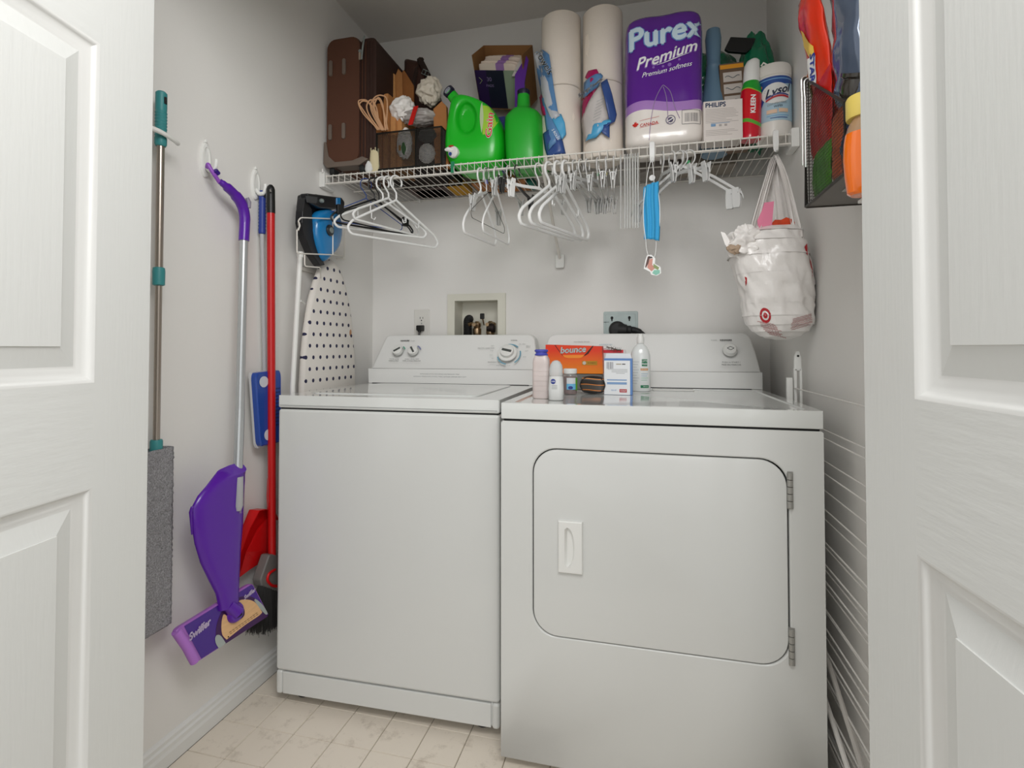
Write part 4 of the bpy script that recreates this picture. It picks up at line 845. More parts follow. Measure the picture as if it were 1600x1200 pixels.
# ---- green garbage bags behind
GB = mat('green_bag_plastic', '#11734f', .25, bump=.5, bscale=30, coat=.3)
q = P(1150, 60, Y=2.0); o = crumple('green_plastic_bag', (.235, 2.03, ZT+.335), (.125, .065, .115), 21, GB, 'dark green plastic bag heaped behind the clip box and the blue-grey bottle', 'plastic bag', .2)
o = crumple('green_plastic_bag', (.385, 1.95, ZT+.23), (.070, .085, .225), 23, GB, 'pleated dark green plastic bag standing behind the white wipes tub', 'plastic bag', .3)
b = MB(); b.box(.14, .33, 1.97, 2.09, ZT, ZT+.215); b.build('storage_carton', mat('greybrown_carton', '#8b8378', .7), bevel=.003, label='grey-brown carton behind the bulb box, under the green plastic bag', cat='box')
b = MB(); q = [P(px, py, Y=1.95) for px, py in ((1128, 92), (1137, 74), (1175, 76), (1168, 92), (1160, 98), (1134, 96))]; b.prism([(p.x, p.z) for p in q], 1.885, 1.90); b.build('black_tray', BLACK, smooth=0, bevel=.002, label='black tray edge resting on top of the orange-banded clip box', cat='tray')
# ---- flat things lying on the shelf, seen through the wires
def lying(name, x0, x1, y0, y1, h, m, label, cat, seed, zoff=0):
    b = MB(); n = 12; top = []
    b.loft([sring((x0+x1)/2, (y0+y1)/2, ZT+z+zoff, (x1-x0)/2*k, (y1-y0)/2*k, 4, 32) for z, k in ((0, .96), (h*.2, 1), (h*.8, 1), (h, .93))]); b.noise(h*.0+.0015, 20, seed, (1, 1, .0)); return b.build(name, m, smooth=60, label=label, cat=cat)
lying('dark_cloth', -.93, -.79, 1.99, 2.10, .03, mat('black_cloth', '#1f1c1b', .9), 'folded black cloth at the shelf back, below the mesh basket', 'cloth', 1)
lying('yellow_cloth', -.78, -.69, 1.97, 2.10, .03, mat('yellow_cloth', '#b98a22', .9), 'folded mustard yellow cloth at the shelf back, left of the green jug', 'cloth', 2)
lying('teal_cloth', -.45, -.415, 1.99, 2.10, .025, mat('teal_cloth', '#0f6a5a', .8), 'dark teal cloth at the shelf back behind the green jugs', 'cloth', 3)
crumple('film_bag', (-.35, 2.02, ZT+.03), (.075, .06, .027), 31, mat('grey_film', '#bcb8b2', .3, bump=.6, bscale=30), 'crumpled clear film bag on the shelf behind the green jugs', 'plastic bag', .2)
lying('towel_reserve', -.02, .12, 1.975, 2.10, .06, mat('grey_pack', '#8d8781', .6, var=.2, bscale=20), 'grey wrapped pack at the shelf back behind the toilet paper', 'pack', 5)

# ---------------------------------------------------------------- hangers on the shelf front
HZ = SZ-.0325+.003         # they hook over the lower front rail
def hang_root(name, label, X, a, group, y=None, tilt=0):
    """a = angle of the hanger plane from +y towards +x (degrees); local x runs from the near to the far end"""
    return thing(name, label, 'hanger', (X, SY0 if y is None else y, HZ), rz=PI/2-math.radians(a), ry=tilt, group=group)
def hook_pts(r, drop):
    pts = [(-.0*r, 0, 0)]; out = []
    for k in range(0, 11):
        t = math.radians(-25+k*22); out.append((r*math.cos(t)*1.0, 0, -r+r*math.sin(t)+.004))
    return [(p[0]-.0, p[1], p[2]) for p in out]
def hook_path(r, drop):
    # hook: tip on the +x side, over the top, down the -x side and back to the centre line
    top = [(r*math.cos(math.radians(t)), 0, -r+.004+r*math.sin(math.radians(t))) for t in range(-30, 181, 21)]
    return top+[(-r*.9, 0, -r-.012), (0, 0, -r-.034), (0, 0, -drop)]
def tube_hanger(T, m, w=.40, h=.155, r=.0042, neck=.085, notch=True, bar=True, strap=True):
    MB().tube(smooth_path(hook_path(.0235, neck), 2), r*.8, 8).build('hook', m, T)
    z0 = -neck; x = w/2
    loop = [(0, 0, z0), (-x*.9, 0, z0-h*.68), (-x, 0, z0-h*.86), (-x*.93, 0, z0-h), (x*.93, 0, z0-h), (x, 0, z0-h*.86), (x*.9, 0, z0-h*.68), (0, 0, z0)]
    MB().tube(round_path(loop, .03, 4), r, 8).build('frame', m, T)
    if notch:
        for s in (-1, 1): MB().tube([(s*x*.52, 0, z0-h*.42), (s*x*.52, 0, z0-h*.42-.020), (s*x*.46, 0, z0-h*.42-.023), (s*x*.44, 0, z0-h*.42-.015)], r*.5, 6).build('strap_hook', m, T)
def clip_hanger(T, m, w=.32, neck=.075, drop=.03, mc=None):
    MB().tube(smooth_path(hook_path(.021, neck), 2), .0024, 8).build('hook', m if mc is None else mc, T)
    b = MB(); x = w/2; pr = [(-.0025, -.005), (.0025, -.005), (.0025, .005), (-.0025, .005)]
    path = [(-x, -neck-drop-.012), (-x*.97, -neck-drop+.004), (-x*.5, -neck-drop*.45), (0, -neck+.004), (x*.5, -neck-drop*.45), (x*.97, -neck-drop+.004), (x, -neck-drop-.012)]
    b.loft([[(px, yy, pz+zz) for yy, zz in pr] for px, pz in path]); b.build('frame', m, T, bevel=.001)
    for s in (-1, 1):
        xc = s*x*.88; zc = -neck-drop
        c = MB(); c.loft([[(xc-.011*k, yy, zc+zz), (xc+.011*k, yy, zc+zz), (xc+.011*k, yy-.003, zc+zz), (xc-.011*k, yy-.003, zc+zz)] for yy, zz, k in ((-.009, .020, .8), (-.005, .0, 1), (-.002, -.030, 1), (-.002, -.038, .8))])
        c.loft([[(xc-.011*k, yy, zc+zz), (xc+.011*k, yy, zc+zz), (xc+.011*k, yy+.003, zc+zz), (xc-.011*k, yy+.003, zc+zz)] for yy, zz, k in ((.009, .020, .8), (.005, .0, 1), (.002, -.030, 1), (.002, -.038, .8))]); cl = c.build('clip', m, T, bevel=.0008)
        MB().tube([(xc-.006, -.011, zc+.004), (xc-.006, -.004, zc+.012), (xc-.006, .004, zc+.012), (xc-.006, .011, zc+.004)], .0012, 5).build('spring', CHROME, cl)
def thin_hanger(T, m, w=.40, h=.13, r=.0016, neck=.07):
    MB().tube(smooth_path(hook_path(.021, neck), 2), r, 6).build('hook', m, T)
    z0 = -neck; x = w/2
    MB().tube(round_path([(0, 0, z0), (-x, 0, z0-h*.8), (-x*.97, 0, z0-h), (x*.97, 0, z0-h), (x, 0, z0-h*.8), (0, 0, z0)], .012, 3), r, 6).build('frame', m, T)
def marker(T, m, z=-.045, s=.007): MB().box(-s*.8, s*.8, -s*.7, s*.7, z-s, z+s).build('size_marker', m, T, bevel=.002)
HX = lambda px: P(px, 290, Y=SY0).x
BLUEW = mat('blue_wire', '#2d4f96', .4, metal=.3)
G1 = 'hangers in the left group on the shelf'; G2 = 'hangers in the narrow group under the green jugs'; G3 = 'hangers in the middle group under the paper towels'; G4 = 'hangers in the right group right of the face mask'
t = hang_root('wire_hanger', 'thin blue wire hanger, leftmost of the left hanger group', HX(572), 40, G1); thin_hanger(t, BLUEW, .29, .10)
t = hang_root('slim_hanger', 'black slim hanger with a thick hook, behind the white hangers of the left group', HX(585), 34, G1); tube_hanger(t, BLACK, .33, .11, .0034, .075, notch=False)
for s_ in (-1, 1): MB().box(s_*.13-.012, s_*.13+.012, -.007, .007, -.155, -.120).build('clip', BLACK, t, bevel=.002)
t = hang_root('slim_hanger', 'second black hanger, angled towards the back wall in the left group', HX(592), 20, G1); tube_hanger(t, BLACK, .34, .10, .0026, .085, notch=False)
t = hang_root('tube_hanger', 'white tube hanger nearest the iron, left hook of the three white ones', HX(598), 42, G1); tube_hanger(t, HANG, .35, .12, .0042, .080)
t = hang_root('tube_hanger', 'white tube hanger with the middle hook in the left group', HX(607), 18, G1); tube_hanger(t, HANG, .33, .11, .0042, .075)
t = hang_root('tube_hanger', 'white tube hanger reaching furthest right in the left group', HX(619), 31, G1); tube_hanger(t, HANG, .38, .15, .0042, .085)
# narrow group below the jugs
t = hang_root('tube_hanger', 'white tube hanger with the leftmost hook under the green jugs', HX(751), 10, G2); tube_hanger(t, HANG, .25, .17, .0040, .075, notch=False)
t = hang_root('clip_hanger', 'clear clip hanger between the two white hangers under the green jugs', HX(760), 8, G2); clip_hanger(t, CLEAR, .24, .085, .05); marker(t, mat('violet_marker', '#7f80bd', .4))
t = hang_root('thin_hanger', 'thin dark wire hanger hanging within the narrow hanger group', HX(764), 9, G2); thin_hanger(t, mat('dark_wire', '#3a3734', .4), .27, .12, .001, .08)
t = hang_root('tube_hanger', 'white hanger carrying an orange size marker', HX(776), 7, G2); tube_hanger(t, HANG, .24, .17, .0032, .075, notch=False); marker(t, mat('orange_marker', '#e8712a', .4))
t = thing('black_hook', 'small black S-hook dangling left of the orange size marker', 'hook', (HX(772), SY0-.006, HZ-.066)); MB().tube(smooth_path([(.006, 0, .010), (.004, 0, .018), (-.002, 0, .018), (-.002, 0, -.004), (-.008, 0, -.018), (-.020, 0, -.018)]), .0022, 8).build('hook_wire', BLACK, t); MB().tube([(.006, 0, .010), (.006, 0, .058)], .0010, 6).build('string', mat('dark_wire', '#3a3734', .4), t)
# middle
t = hang_root('clip_hanger', 'clear clip hanger just left of the black clip hanger', HX(795), 6, G3); clip_hanger(t, CLEAR, .30, .070, .028)
t = hang_root('clip_hanger', 'black clip hanger with dark clips between the green jugs and the white hangers', HX(808), 10, G3); clip_hanger(t, mat('smoke_plastic', '#2a2928', .3), .28, .068, .018)
t = hang_root('clip_hanger', 'white flat hanger whose curved near arm reaches furthest left in the middle group', HX(842), 26, G3); clip_hanger(t, HANG, .33, .085, .020)
for i, (px, a, lab) in enumerate([(858, 24, 'thick white tube hanger, left of the three foremost tube hangers in the middle group'), (872, 23, 'thick white tube hanger, middle of the three foremost tube hangers in the middle group'), (884, 21, 'thick white tube hanger, right of the three foremost tube hangers in the middle group')]):
    t = hang_root('tube_hanger', lab, HX(px), a, G3); tube_hanger(t, HANG, .34, .160, .0055, .075, notch=(i == 2))
for i, (px, a, lab) in enumerate([(898, 14, 'clear clip hanger directly right of the three thick white tube hangers'), (908, 17, 'clear clip hanger second right of the three thick white tube hangers'), (918, 12, 'clear clip hanger third right of the three thick white tube hangers'), (934, 5, 'clear clip hanger with a green marker left of the steel rods'), (947, 0, 'clear clip hanger with a yellow marker left of the steel rods'), (959, -2, 'clear clip hanger closest to the left of the steel rods')]):
    t = hang_root('clip_hanger', lab, HX(px), a, G3); clip_hanger(t, CLEAR, .31+.01*(i % 3), .072+.006*(i % 2), .030)
    if i == 3: marker(t, mat('green_marker', '#3f9a62', .4), -.05, .005)
    if i == 4: marker(t, mat('yellow_marker', '#d8c96a', .4), -.05, .005)
for i, (px, a, lab) in enumerate([(1035, -12, 'clear clip hanger nearest the right side of the face mask'), (1050, -22, 'clear clip hanger second right of the face mask'), (1062, -30, 'clear clip hanger third right of the face mask'), (1064, -70, 'clear flat hanger reaching towards the hanging shopping bag, nearer one'), (1076, -64, 'clear flat hanger with a green marker, rightmost of all hangers')]):
    t = hang_root('clip_hanger', lab, HX(px), a, G4); clip_hanger(t, CLEAR, .30 if i < 3 else .33, .070+.005*(i % 2) if i < 3 else .046, .026 if i < 3 else .120)
    if i == 4: marker(t, mat('green_marker', '#3f9a62', .4), -.035, .006)
# steel rods hooked over the front rail
def rod(X, y, z, L, label, r=.0027, group='steel rods hooked on the shelf front', curl=1):
    t = thing('steel_rod', label, 'rod', (X, y, z), group=group)
    MB().tube([(0, 0, -L), (0, 0, -.012), (0, 0, -.006)]+[(0, .007-.007*math.cos(math.radians(a)), .007*math.sin(math.radians(a))) for a in range(0, 181, 30)]+[(0, .014, -.008)], r, 8).build('rod', CHROME, t); return t
for px, w_ in ((970, 'leftmost'), (976.5, 'second from the left'), (980.5, 'third from the left'), (984.5, 'middle'), (989, 'third from the right'), (993, 'second from the right'), (997, 'rightmost')):
    rod(P(px, 300, Y=SY0-.006).x, SY0-.0075, SZ-.030, .235, w_+' of the seven upright steel rods left of the face mask')
# white clip hooks over the rail
def rail_hook(X, label):
    t = thing('rail_hook', label, 'hook', (X, SY0-.008, SZ-.03)); b = MB()
    b.loft([[(x, y, z) for x, y in ((-.0085*k, yy), (.0085*k, yy), (.0085*k, yy-.004), (-.0085*k, yy-.004))] for z, yy, k in ((.038, -.001, .7), (.034, -.002, 1), (.0, -.003, 1), (-.022, -.004, .85), (-.030, -.007, .6))]); b.build('hook_plate', HANG, t, bevel=.002, bseg=2)
    MB().tube([(0, -.003, .034), (0, .006, .042), (0, .014, .034), (0, .014, .02)], .0022, 6).build('rail_clip', HANG, t)
    MB().tube([(0, -.008, -.020), (0, -.012, -.030), (0, -.019, -.028), (0, -.021, -.018)], .0026, 6).build('hook_tip', HANG, t); return t
q = P(1019, 262, Y=SY0-.01); rail_hook(q.x, 'small white hook clipped on the shelf front, carrying the blue face mask')
MB().lathe([(.0005, -.002), (.009, -.002), (.010, 0), (.009, .002), (.0005, .002)], 18, (0, 0, 0), 'y').xf(Matrix.Translation(P(1019, 278, Y=SY0-.012))).build('clear_disc', CLEAR, label='small round clear plastic disc hanging just below the hook of the face mask', cat='disc')
FM = thing('face_mask', 'light blue pleated disposable face mask hanging lengthwise from a white hook', 'face mask', P(1018, 340, Y=SY0-.02))
MBL = mat('mask_blue', '#3ba4d8', .75); m0 = P(1018, 333, Y=SY0-.02)
b = MB(); b.sheet(lambda u, v: ((u-.5)*(.047+.002*math.sin(PI*v))+.004*math.sin(PI*v)*0-.0015*math.sin(2*PI*v), -.012*math.sin(PI*u)+.0035*math.sin(u*PI*6), .092-.178*v-.014*(.5-u)*(1 if v < .5 else -.6)*abs(v-.5)*2), 30, 24); b.build('mask_body', MBL, FM, solid=.0008, smooth=60, loc=m0-P(1018, 340, Y=SY0-.02))
for s_ in (-1, 1): MB().tube(smooth_path([(s_*.018, -.001, .082), (s_*.0245, -.003, .03), (s_*.0245, -.003, -.03), (s_*.018, -.001, -.088)]), .0016, 6).build('edge_binding', mat('mask_white', '#dfe6e8', .7), FM, loc=m0-P(1018, 340, Y=SY0-.02))
MB().tube(smooth_path([P(1009, 296, Y=SY0-.02), P(1012, 270, Y=SY0-.022), P(1018, 250, Y=SY0-.026), P(1021, 268, Y=SY0-.022), P(1022, 290, Y=SY0-.02)]), .0010, 6).build('ear_loop', WHITE, FM, world=True)
MB().tube(smooth_path([P(1009, 374, Y=SY0-.02), P(1010, 388, Y=SY0-.022), P(1014, 401, Y=SY0-.024), P(1022, 402, Y=SY0-.022), P(1025, 388, Y=SY0-.02), P(1025, 372, Y=SY0-.02)]), .0010, 6).build('ear_loop', WHITE, FM, world=True)
CHM = thing('charm', 'small flat colourful cut-out charm dangling from the lower loop of the face mask', 'charm', P(1017, 402, Y=SY0-.026))
def cut(pts, y0, y1, m, nm):
    b = MB(); q = [P(a, c, Y=SY0-.026) for a, c in pts]; b.prism([(p.x, p.z) for p in q], y0, y1); b.build(nm, m, CHM, world=True, smooth=0)
yc = SY0-.026
cut([(1011, 399), (1018, 398), (1024, 404), (1023, 412), (1032, 417), (1033, 427), (1026, 431), (1017, 429), (1016, 425), (1006, 420), (1008, 408)], yc-.001, yc+.001, WHITE, 'cutout')
cut([(1012, 401), (1016, 400), (1013, 412), (1009, 419), (1008, 417)], yc-.0016, yc-.001, mat('charm_brown', '#5b3b34', .5), 'brown_print')
cut([(1015, 405), (1020, 404), (1019, 414), (1025, 418), (1018, 424), (1011, 418)], yc-.0016, yc-.001, mat('charm_pink', '#cf8f7f', .5), 'pink_print')
cut([(1021, 412), (1030, 418), (1028, 422), (1021, 418)], yc-.0018, yc-.001, mat('charm_olive', '#8b9b62', .5), 'olive_print')
cut([(1022, 422), (1031, 422), (1031, 427), (1025, 430), (1019, 427)], yc-.0020, yc-.001, mat('charm_mint', '#86c4b0', .5), 'mint_print')
cut([(1013, 402), (1018, 401), (1020, 403), (1015, 404)], yc-.0024, yc-.0016, mat('charm_dark', '#2a2224', .5), 'dark_print')
# ---------------------------------------------------------------- shopping bag on a white hook
q = P(1212, 228, Y=SY0-.01); rail_hook(q.x, 'larger white hook on the right of the shelf front, carrying the shopping bag')
TB = thing('shopping_bag', 'white plastic shopping bag stuffed with crumpled bags, hanging from the shelf by the right wall', 'shopping bag', (q.x, 1.60, SZ-.06))
BW = mat('shopping_bag_plastic', '#eae6e2', .3, bump=1, bscale=30, detail=5, bstretch=(1.3, 1.3, .8), coat=.2)
rows = [(358, 1178, 1246), (366, 1160, 1250), (380, 1146, 1252), (400, 1140, 1261), (425, 1148, 1265), (445, 1156, 1267), (470, 1160, 1267), (490, 1163, 1267), (505, 1168, 1267), (516, 1176, 1262), (524, 1188, 1250), (530, 1205, 1236)]
rings = []
for i, (y, a, c) in enumerate(rows):
    A, C = P(a, y, Y=1.60), P(c, y, Y=1.60); w_ = (C.x-A.x)/2; d_ = [.035, .06, .075, .08, .08, .078, .075, .07, .062, .05, .034, .015][i]
    rings.append(sring((A.x+C.x)/2, 1.60, A.z, w_, d_, 2.3, 110))
# refine rings
fine = []
for i in range(len(rings)-1):
    for k in range(6): fine.append([tuple(Vector(p).lerp(Vector(q_), k/4)) for p, q_ in zip(rings[i], rings[i+1])])
fine.append(rings[-1]); b = MB(); b.loft(fine); cc = Vector((.35, 1.60, 1.26)); vs = []
for v in b.v:
    p = Vector(v); d = (p-cc); w_ = p*1.0+.03*noise.noise_vector(p*9); s = -abs(noise.noise(Vector((w_.x*9+w_.z*12, w_.y*9, w_.z*14-w_.x*12)))) *.010-abs(noise.noise(Vector((w_.x*22+w_.z*14, w_.y*20, w_.z*9-w_.x*8)))) *.011-abs(noise.noise(Vector((w_.x*50+w_.z*30, w_.y*40, w_.z*20-w_.x*20)))) *.006+.010
    n_ = Vector((d.x, d.y, 0)).normalized(); p2 = p+n_*s; p2.x = min(p2.x, XR-.004); vs.append(tuple(p2))
b.v = vs; bagb = b.build('bag_body', BW, TB, world=True, smooth=70)
bpy.context.view_layer.update()
dgm = bagb.data; bv_ = BVHTree.FromPolygons([bagb.matrix_world @ v.co for v in dgm.vertices], [tuple(p.vertices) for p in dgm.polygons])
camv = Vector((0, 0, CH))
def onbag(px, py, lift=.0015):
    """point of the bag's front surface for the outline of a print or a fold"""
    t = P(px, py, Y=1.60); d = Vector((t.x*.215, t.y*1.0, (t.z-CH)*.3)); h = bv_.ray_cast(Vector((t.x, 1.3, t.z)), Vector((0, 1, 0)))
    return (h[0] if h[0] is not None else bv_.find_nearest(t)[0])+Vector((0, -lift, 0))
TRED = mat('bag_red_print', '#b02028', .4)
def ringdecal(px, py, r0, r1, sk=-.35, n=26, m=TRED, e=.0015, nm='target_print'):
    b = MB(); b.sheet(lambda u, v: onbag(px+(r0+(r1-r0)*v)*.78*math.cos(2*PI*u)+sk*(r0+(r1-r0)*v)*math.sin(2*PI*u)*-.5*-1, py-(r0+(r1-r0)*v)*1.1*math.sin(2*PI*u), e), n, 2); b.build(nm, m, TB, world=True)
ringdecal(1188, 495, 6.6, 10.3); ringdecal(1188, 495, 0, 4.0)
rnd = random.Random(11)
for k in range(9):
    y = 503+k*2.4; x0 = 1176+k*2.3+rnd.random()*3; x1 = x0+20+8*rnd.random()
    b = MB(); b.sheet(lambda u, v: onbag(x0+(x1-x0)*u, y+.42*(x1-x0)*u*.5+v*.8+.5*math.sin(u*40)), 12, 1); b.build('red_text_print', mat('faded_red_print', '#b98583', .5), TB, world=True)
for k in range(8):
    y = 516-k*2.2; x0 = 1226+rnd.random()*4; x1 = 1262-rnd.random()*4
    b = MB(); b.sheet(lambda u, v: onbag(x0+(x1-x0)*u, y-.28*(x1-x0)*u+v*.8+.5*math.sin(u*44)), 12, 1); b.build('red_text_print', mat('faded_red_print', '#b98583', .5), TB, world=True)
for pts in (([1247, 392], [1252, 386], [1252, 405], [1249, 402]), ([1256, 385], [1259, 395], [1262, 425], [1261, 438], [1257, 412])):
    b = MB(); c_ = (sum(p[0] for p in pts)/len(pts), sum(p[1] for p in pts)/len(pts)); q_ = [onbag(*p, .002) for p in pts]; b.add(q_, [tuple(range(len(q_)))]); b.build('red_print', TRED, TB, world=True, smooth=0)
b = MB(); q_ = [onbag(*p, .002) for p in ((1158, 436), (1161, 438), (1161, 446), (1160, 450))]; b.add(q_, [(0, 1, 2, 3)]); b.build('red_print', TRED, TB, world=True, smooth=0)
# handles: two gathered straps rising to the hook
hk = P(1212, 243, Y=SY0-.028)
def strap(pts, widths, nm='handle', seed=0, depth=.006, m=BW):
    c = smooth_path(pts, 6); n_ = len(c); b = MB(); nr = 16
    vs = []
    for i, p in enumerate(c):
        t = i/(n_-1); w_ = widths[0]+(widths[1]-widths[0])*t**.8
        for k in range(nr+1):
            u = k/nr-.5; vs.append((p.x+u*w_, p.y+depth*math.sin(u*22+seed)+noise.noise(Vector((u*6, t*3, seed)))*.006, p.z+abs(u)*w_*.15))
    b.add(vs, [(i*(nr+1)+k, i*(nr+1)+k+1, (i+1)*(nr+1)+k+1, (i+1)*(nr+1)+k) for i in range(n_-1) for k in range(nr)])
    return b.build(nm, m, TB, world=True, smooth=80, solid=.0006)
strap([hk, P(1203, 270, Y=1.65), P(1192, 310, Y=1.62), P(1182, 350, Y=1.585), P(1180, 372, Y=1.55)], (.012, .032), seed=1)
strap([hk, P(1222, 265, Y=1.65), P(1233, 305, Y=1.62), P(1243, 350, Y=1.575), P(1246, 372, Y=1.55)], (.012, .030), seed=3)
strap([hk+Vector((0, .01, 0)), P(1208, 280, Y=1.68), P(1212, 330, Y=1.66), P(1213, 372, Y=1.64)], (.014, .085), seed=5, nm='back_handle')
# things poking out of the bag
b = MB(); q_ = [P(a, c, Y=1.575) for a, c in ((1183, 345), (1190, 330), (1194, 317), (1209, 315), (1206, 350), (1204, 372), (1186, 372))]; b.prism([(p.x, p.z) for p in q_], 1.572, 1.575); b.build('pink_card', mat('pink_card', '#e07f9c', .6), smooth=0, label='pink card poking out of the top of the hanging shopping bag', cat='card')
b = MB(); q_ = [P(a, c, Y=1.585) for a, c in ((1206, 349), (1210, 344), (1220, 344), (1228, 340), (1236, 343), (1243, 350), (1243, 372), (1206, 372))]; b.prism([(p.x, p.z) for p in q_], 1.580, 1.600); b.build('snack_packet', mat('orange_red_foil', '#c9431d', .35, var=.5, bscale=60), smooth=0, label='orange and red packet edge in the opening of the hanging shopping bag', cat='packet')
q_ = P(1164, 380, Y=1.55); o = crumple('plastic_bag_bundle', q_, (.056, .04, .052), 41, BW, 'crumpled translucent bag bulging out of the top left of the shopping bag', 'plastic bag', .55)
b = MB(); b.loft([[P(a, c, Y=1.53+dy) for a, c in pts] for dy, pts in ((0, [(1126, 362), (1133, 364), (1140, 376), (1139, 392), (1132, 380)]), (.012, [(1127, 362), (1134, 363), (1142, 376), (1141, 392), (1133, 380)]))]); b.build('bag_corner', BW, TB, world=True, smooth=60)
q_ = P(1148, 387, Y=1.53); crumple('brown_paper_wad', q_, (.022, .012, .020), 43, mat('brown_tissue', '#a8927c', .7, bump=.4), 'brown crumpled paper visible inside the bag bulge left of the shopping bag', 'paper', .4)

# ---------------------------------------------------------------- right wall: file basket, bottle, drying rack
CRT = thing('wall_basket', 'dark mesh file basket hung on the right wall, filled with bags', 'basket', (.34, 1.0, 1.355))
DGM = mat('dark_grey_frame', '#38342f', .5, metal=.3); cx0, cx1, cy0, cy1 = 0, .118, 0, .222
sl = lambda y: .121+(.277-.121)*(y/.222)
def side(x, nm):
    b = MB(); n_ = 34
    for i in range(n_+1):
        y = cy0+(cy1-cy0)*i/n_; b.tube([(x, y, 0), (x, y, sl(y))], .00045, 3)
    for j in range(42):
        z = j*.0067
        y0_ = 0 if z <= .121 else (z-.121)/(.277-.121)*.222
        if y0_ < .22: b.tube([(x, y0_, z), (x, cy1, z)], .00045, 3)
    b.build(nm, DGM, CRT, smooth=0)
side(0, 'mesh_side'); side(.118, 'mesh_side')
for x in (0, .118): MB().tube([(x, 0, 0), (x, .222, 0), (x, .222, .277), (x, 0, .121)], .0035, 6, closed=True).build('side_frame', DGM, CRT)
b = MB(); mesh_panel(b, (0, .222, 0), (.118, .222, 0), (.118, .222, .277), (0, .222, .277), 18, 40, .0007); b.build('mesh_end', DGM, CRT, smooth=0)
b = MB(); mesh_panel(b, (0, 0, 0), (.118, 0, 0), (.118, 0, .121), (0, 0, .121), 18, 18, .0007); b.build('mesh_end', DGM, CRT, smooth=0)
MB().box(.002, .116, .002, .220, -.001, .001).build('bottom_plate', mat('grey_plate', '#6f6b66', .45, metal=.3), CRT, smooth=0)
MB().box(.03, .09, .06, .11, -.0035, -.001).build('label_holder', mat('grey_plate_light', '#aaa6a0', .4), CRT, smooth=0, bevel=.001)
for y in (0, .222): MB().tube([(0, y, 0), (.118, y, 0)], .0035, 6).build('cross_bar', DGM, CRT)
MB().tube([(.0, .222, .277), (.118, .222, .277)], .0035, 6).build('cross_bar', DGM, CRT)
# packets: flat crinkled bags (local frame: x thickness, y, z)
def packet(name, y0, y1, z0, z1, X, th, rz, m, label, seed, tilt=0, zig=True, cat='packet'):
    T = thing(name, label, cat, (X, (y0+y1)/2, z0), rx=tilt); h = z1-z0; w = (y1-y0)/2; b = MB(); rings = []
    for i in range(17):
        t = i/16; k = min(1, math.sin(PI*min(1, max(0, t)))*2.2)
        rings.append(sring(0, 0, h*t, max(.0012, th/2*k**.6), w*(1-.04*math.sin(PI*t)), 1.6, 32))
    b.loft(rings); b.noise(.007, 22, seed, (.8, .3, .3)); b.noise(.003, 70, seed, (1, .3, .3)); o = b.build('bag_body', m, T, smooth=60); return T, o
FO = mat('orange_red_film', '#dd3316', .25, bump=.6, bscale=22, coat=.4, var=.25); FO2 = mat('orange_film', '#ee6a1c', .25, bump=.5, bscale=22, coat=.4)
T_, o = packet('orange_packet', 1.12, 1.235, 1.50, 1.79, .372, .030, 0, FO, 'red and orange crinkled packet with blue and white letters standing in the wall basket', 3, tilt=.05)
T_.rotation_euler = (.05, -.14, 0)
bpy.context.view_layer.update()
dm = o.data; bvp = BVHTree.FromPolygons([v.co.copy() for v in dm.vertices], [tuple(p.vertices) for p in dm.polygons])
def onp(y, z, e=0):
    h = bvp.ray_cast(Vector((-.3, y, z)), Vector((1, 0, 0))); p = h[0] if h[0] is not None else bvp.find_nearest(Vector((-.02, y, z)))[0]
    return p+Vector((-.0014-e, 0, 0))
b = MB(); b.sheet(lambda u, v: onp(.045+.022*math.cos(2*PI*u)*v*.8, .085+.052*math.sin(2*PI*u)*v), 24, 4); b.build('yellow_print', mat('yellow_film_print', '#e9c455', .35), T_)
b = MB(); b.sheet(lambda u, v: onp(.047+.016*math.cos(2*PI*u)*v*.8, .080+.045*math.sin(2*PI*u)*v, .0008), 24, 4); b.build('green_print', mat('green_film_print', '#5c7a36', .35), T_)
b = MB(); b.sheet(lambda u, v: onp(.030-.05*u, .225-.06*u-.035*v, .0004), 8, 4); b.build('yellow_print', mat('yellow_film_print', '#e9c455', .35), T_)
b = MB(); b.sheet(lambda u, v: onp(.012-.035*u+.012*v, .155-.05*v-.01*u, .0006), 8, 6); b.build('white_print', WHITE, T_)
lettering('STAR', .024, lambda x, y: onp(.004-y*.95+x*.35-.01, .128-x*.9-y*.25, .0016), mat('blue_film_letters', '#2c3f9a', .35), T_, bold=.0010)
T_, o = packet('silver_packet', 1.0, 1.115, 1.47, 1.78, .372, .05, 0, mat('blue_silver_film', '#5d6a80', .12, bump=.8, bscale=16, coat=.8, var=.35, metal=.3), 'shiny blue-grey transparent packet standing in the wall basket behind the orange bottle', 8, tilt=-.05)
for nm, y0, y1, z0, z1, X, m, lab in (('red_packet', 1.10, 1.218, 1.45, 1.60, .353, mat('dark_red_film', '#c01e16', .3, bump=.5, bscale=25, var=.3), 'dark red packet behind the upper mesh of the wall basket'),
        ('green_packet', 1.10, 1.218, 1.36, 1.46, .353, mat('leaf_green_film', '#4c9128', .35, bump=.5, bscale=25, var=.5), 'green packet at the bottom of the wall basket'),
        ('brown_packet', 1.055, 1.105, 1.36, 1.50, .356, mat('rust_film', '#b85a36', .35, bump=.5, bscale=25, var=.4), 'rust-brown packet in the middle of the wall basket'),
        ('navy_packet', 1.008, 1.055, 1.36, 1.475, .358, mat('navy_film', '#333f5c', .2, bump=.7, bscale=25, var=.5, coat=.5), 'dark navy packet in the near end of the wall basket')):
    packet(nm, y0, y1, z0, z1, X, .022, 0, m, lab, hash(nm) % 7+2 if False else len(nm))
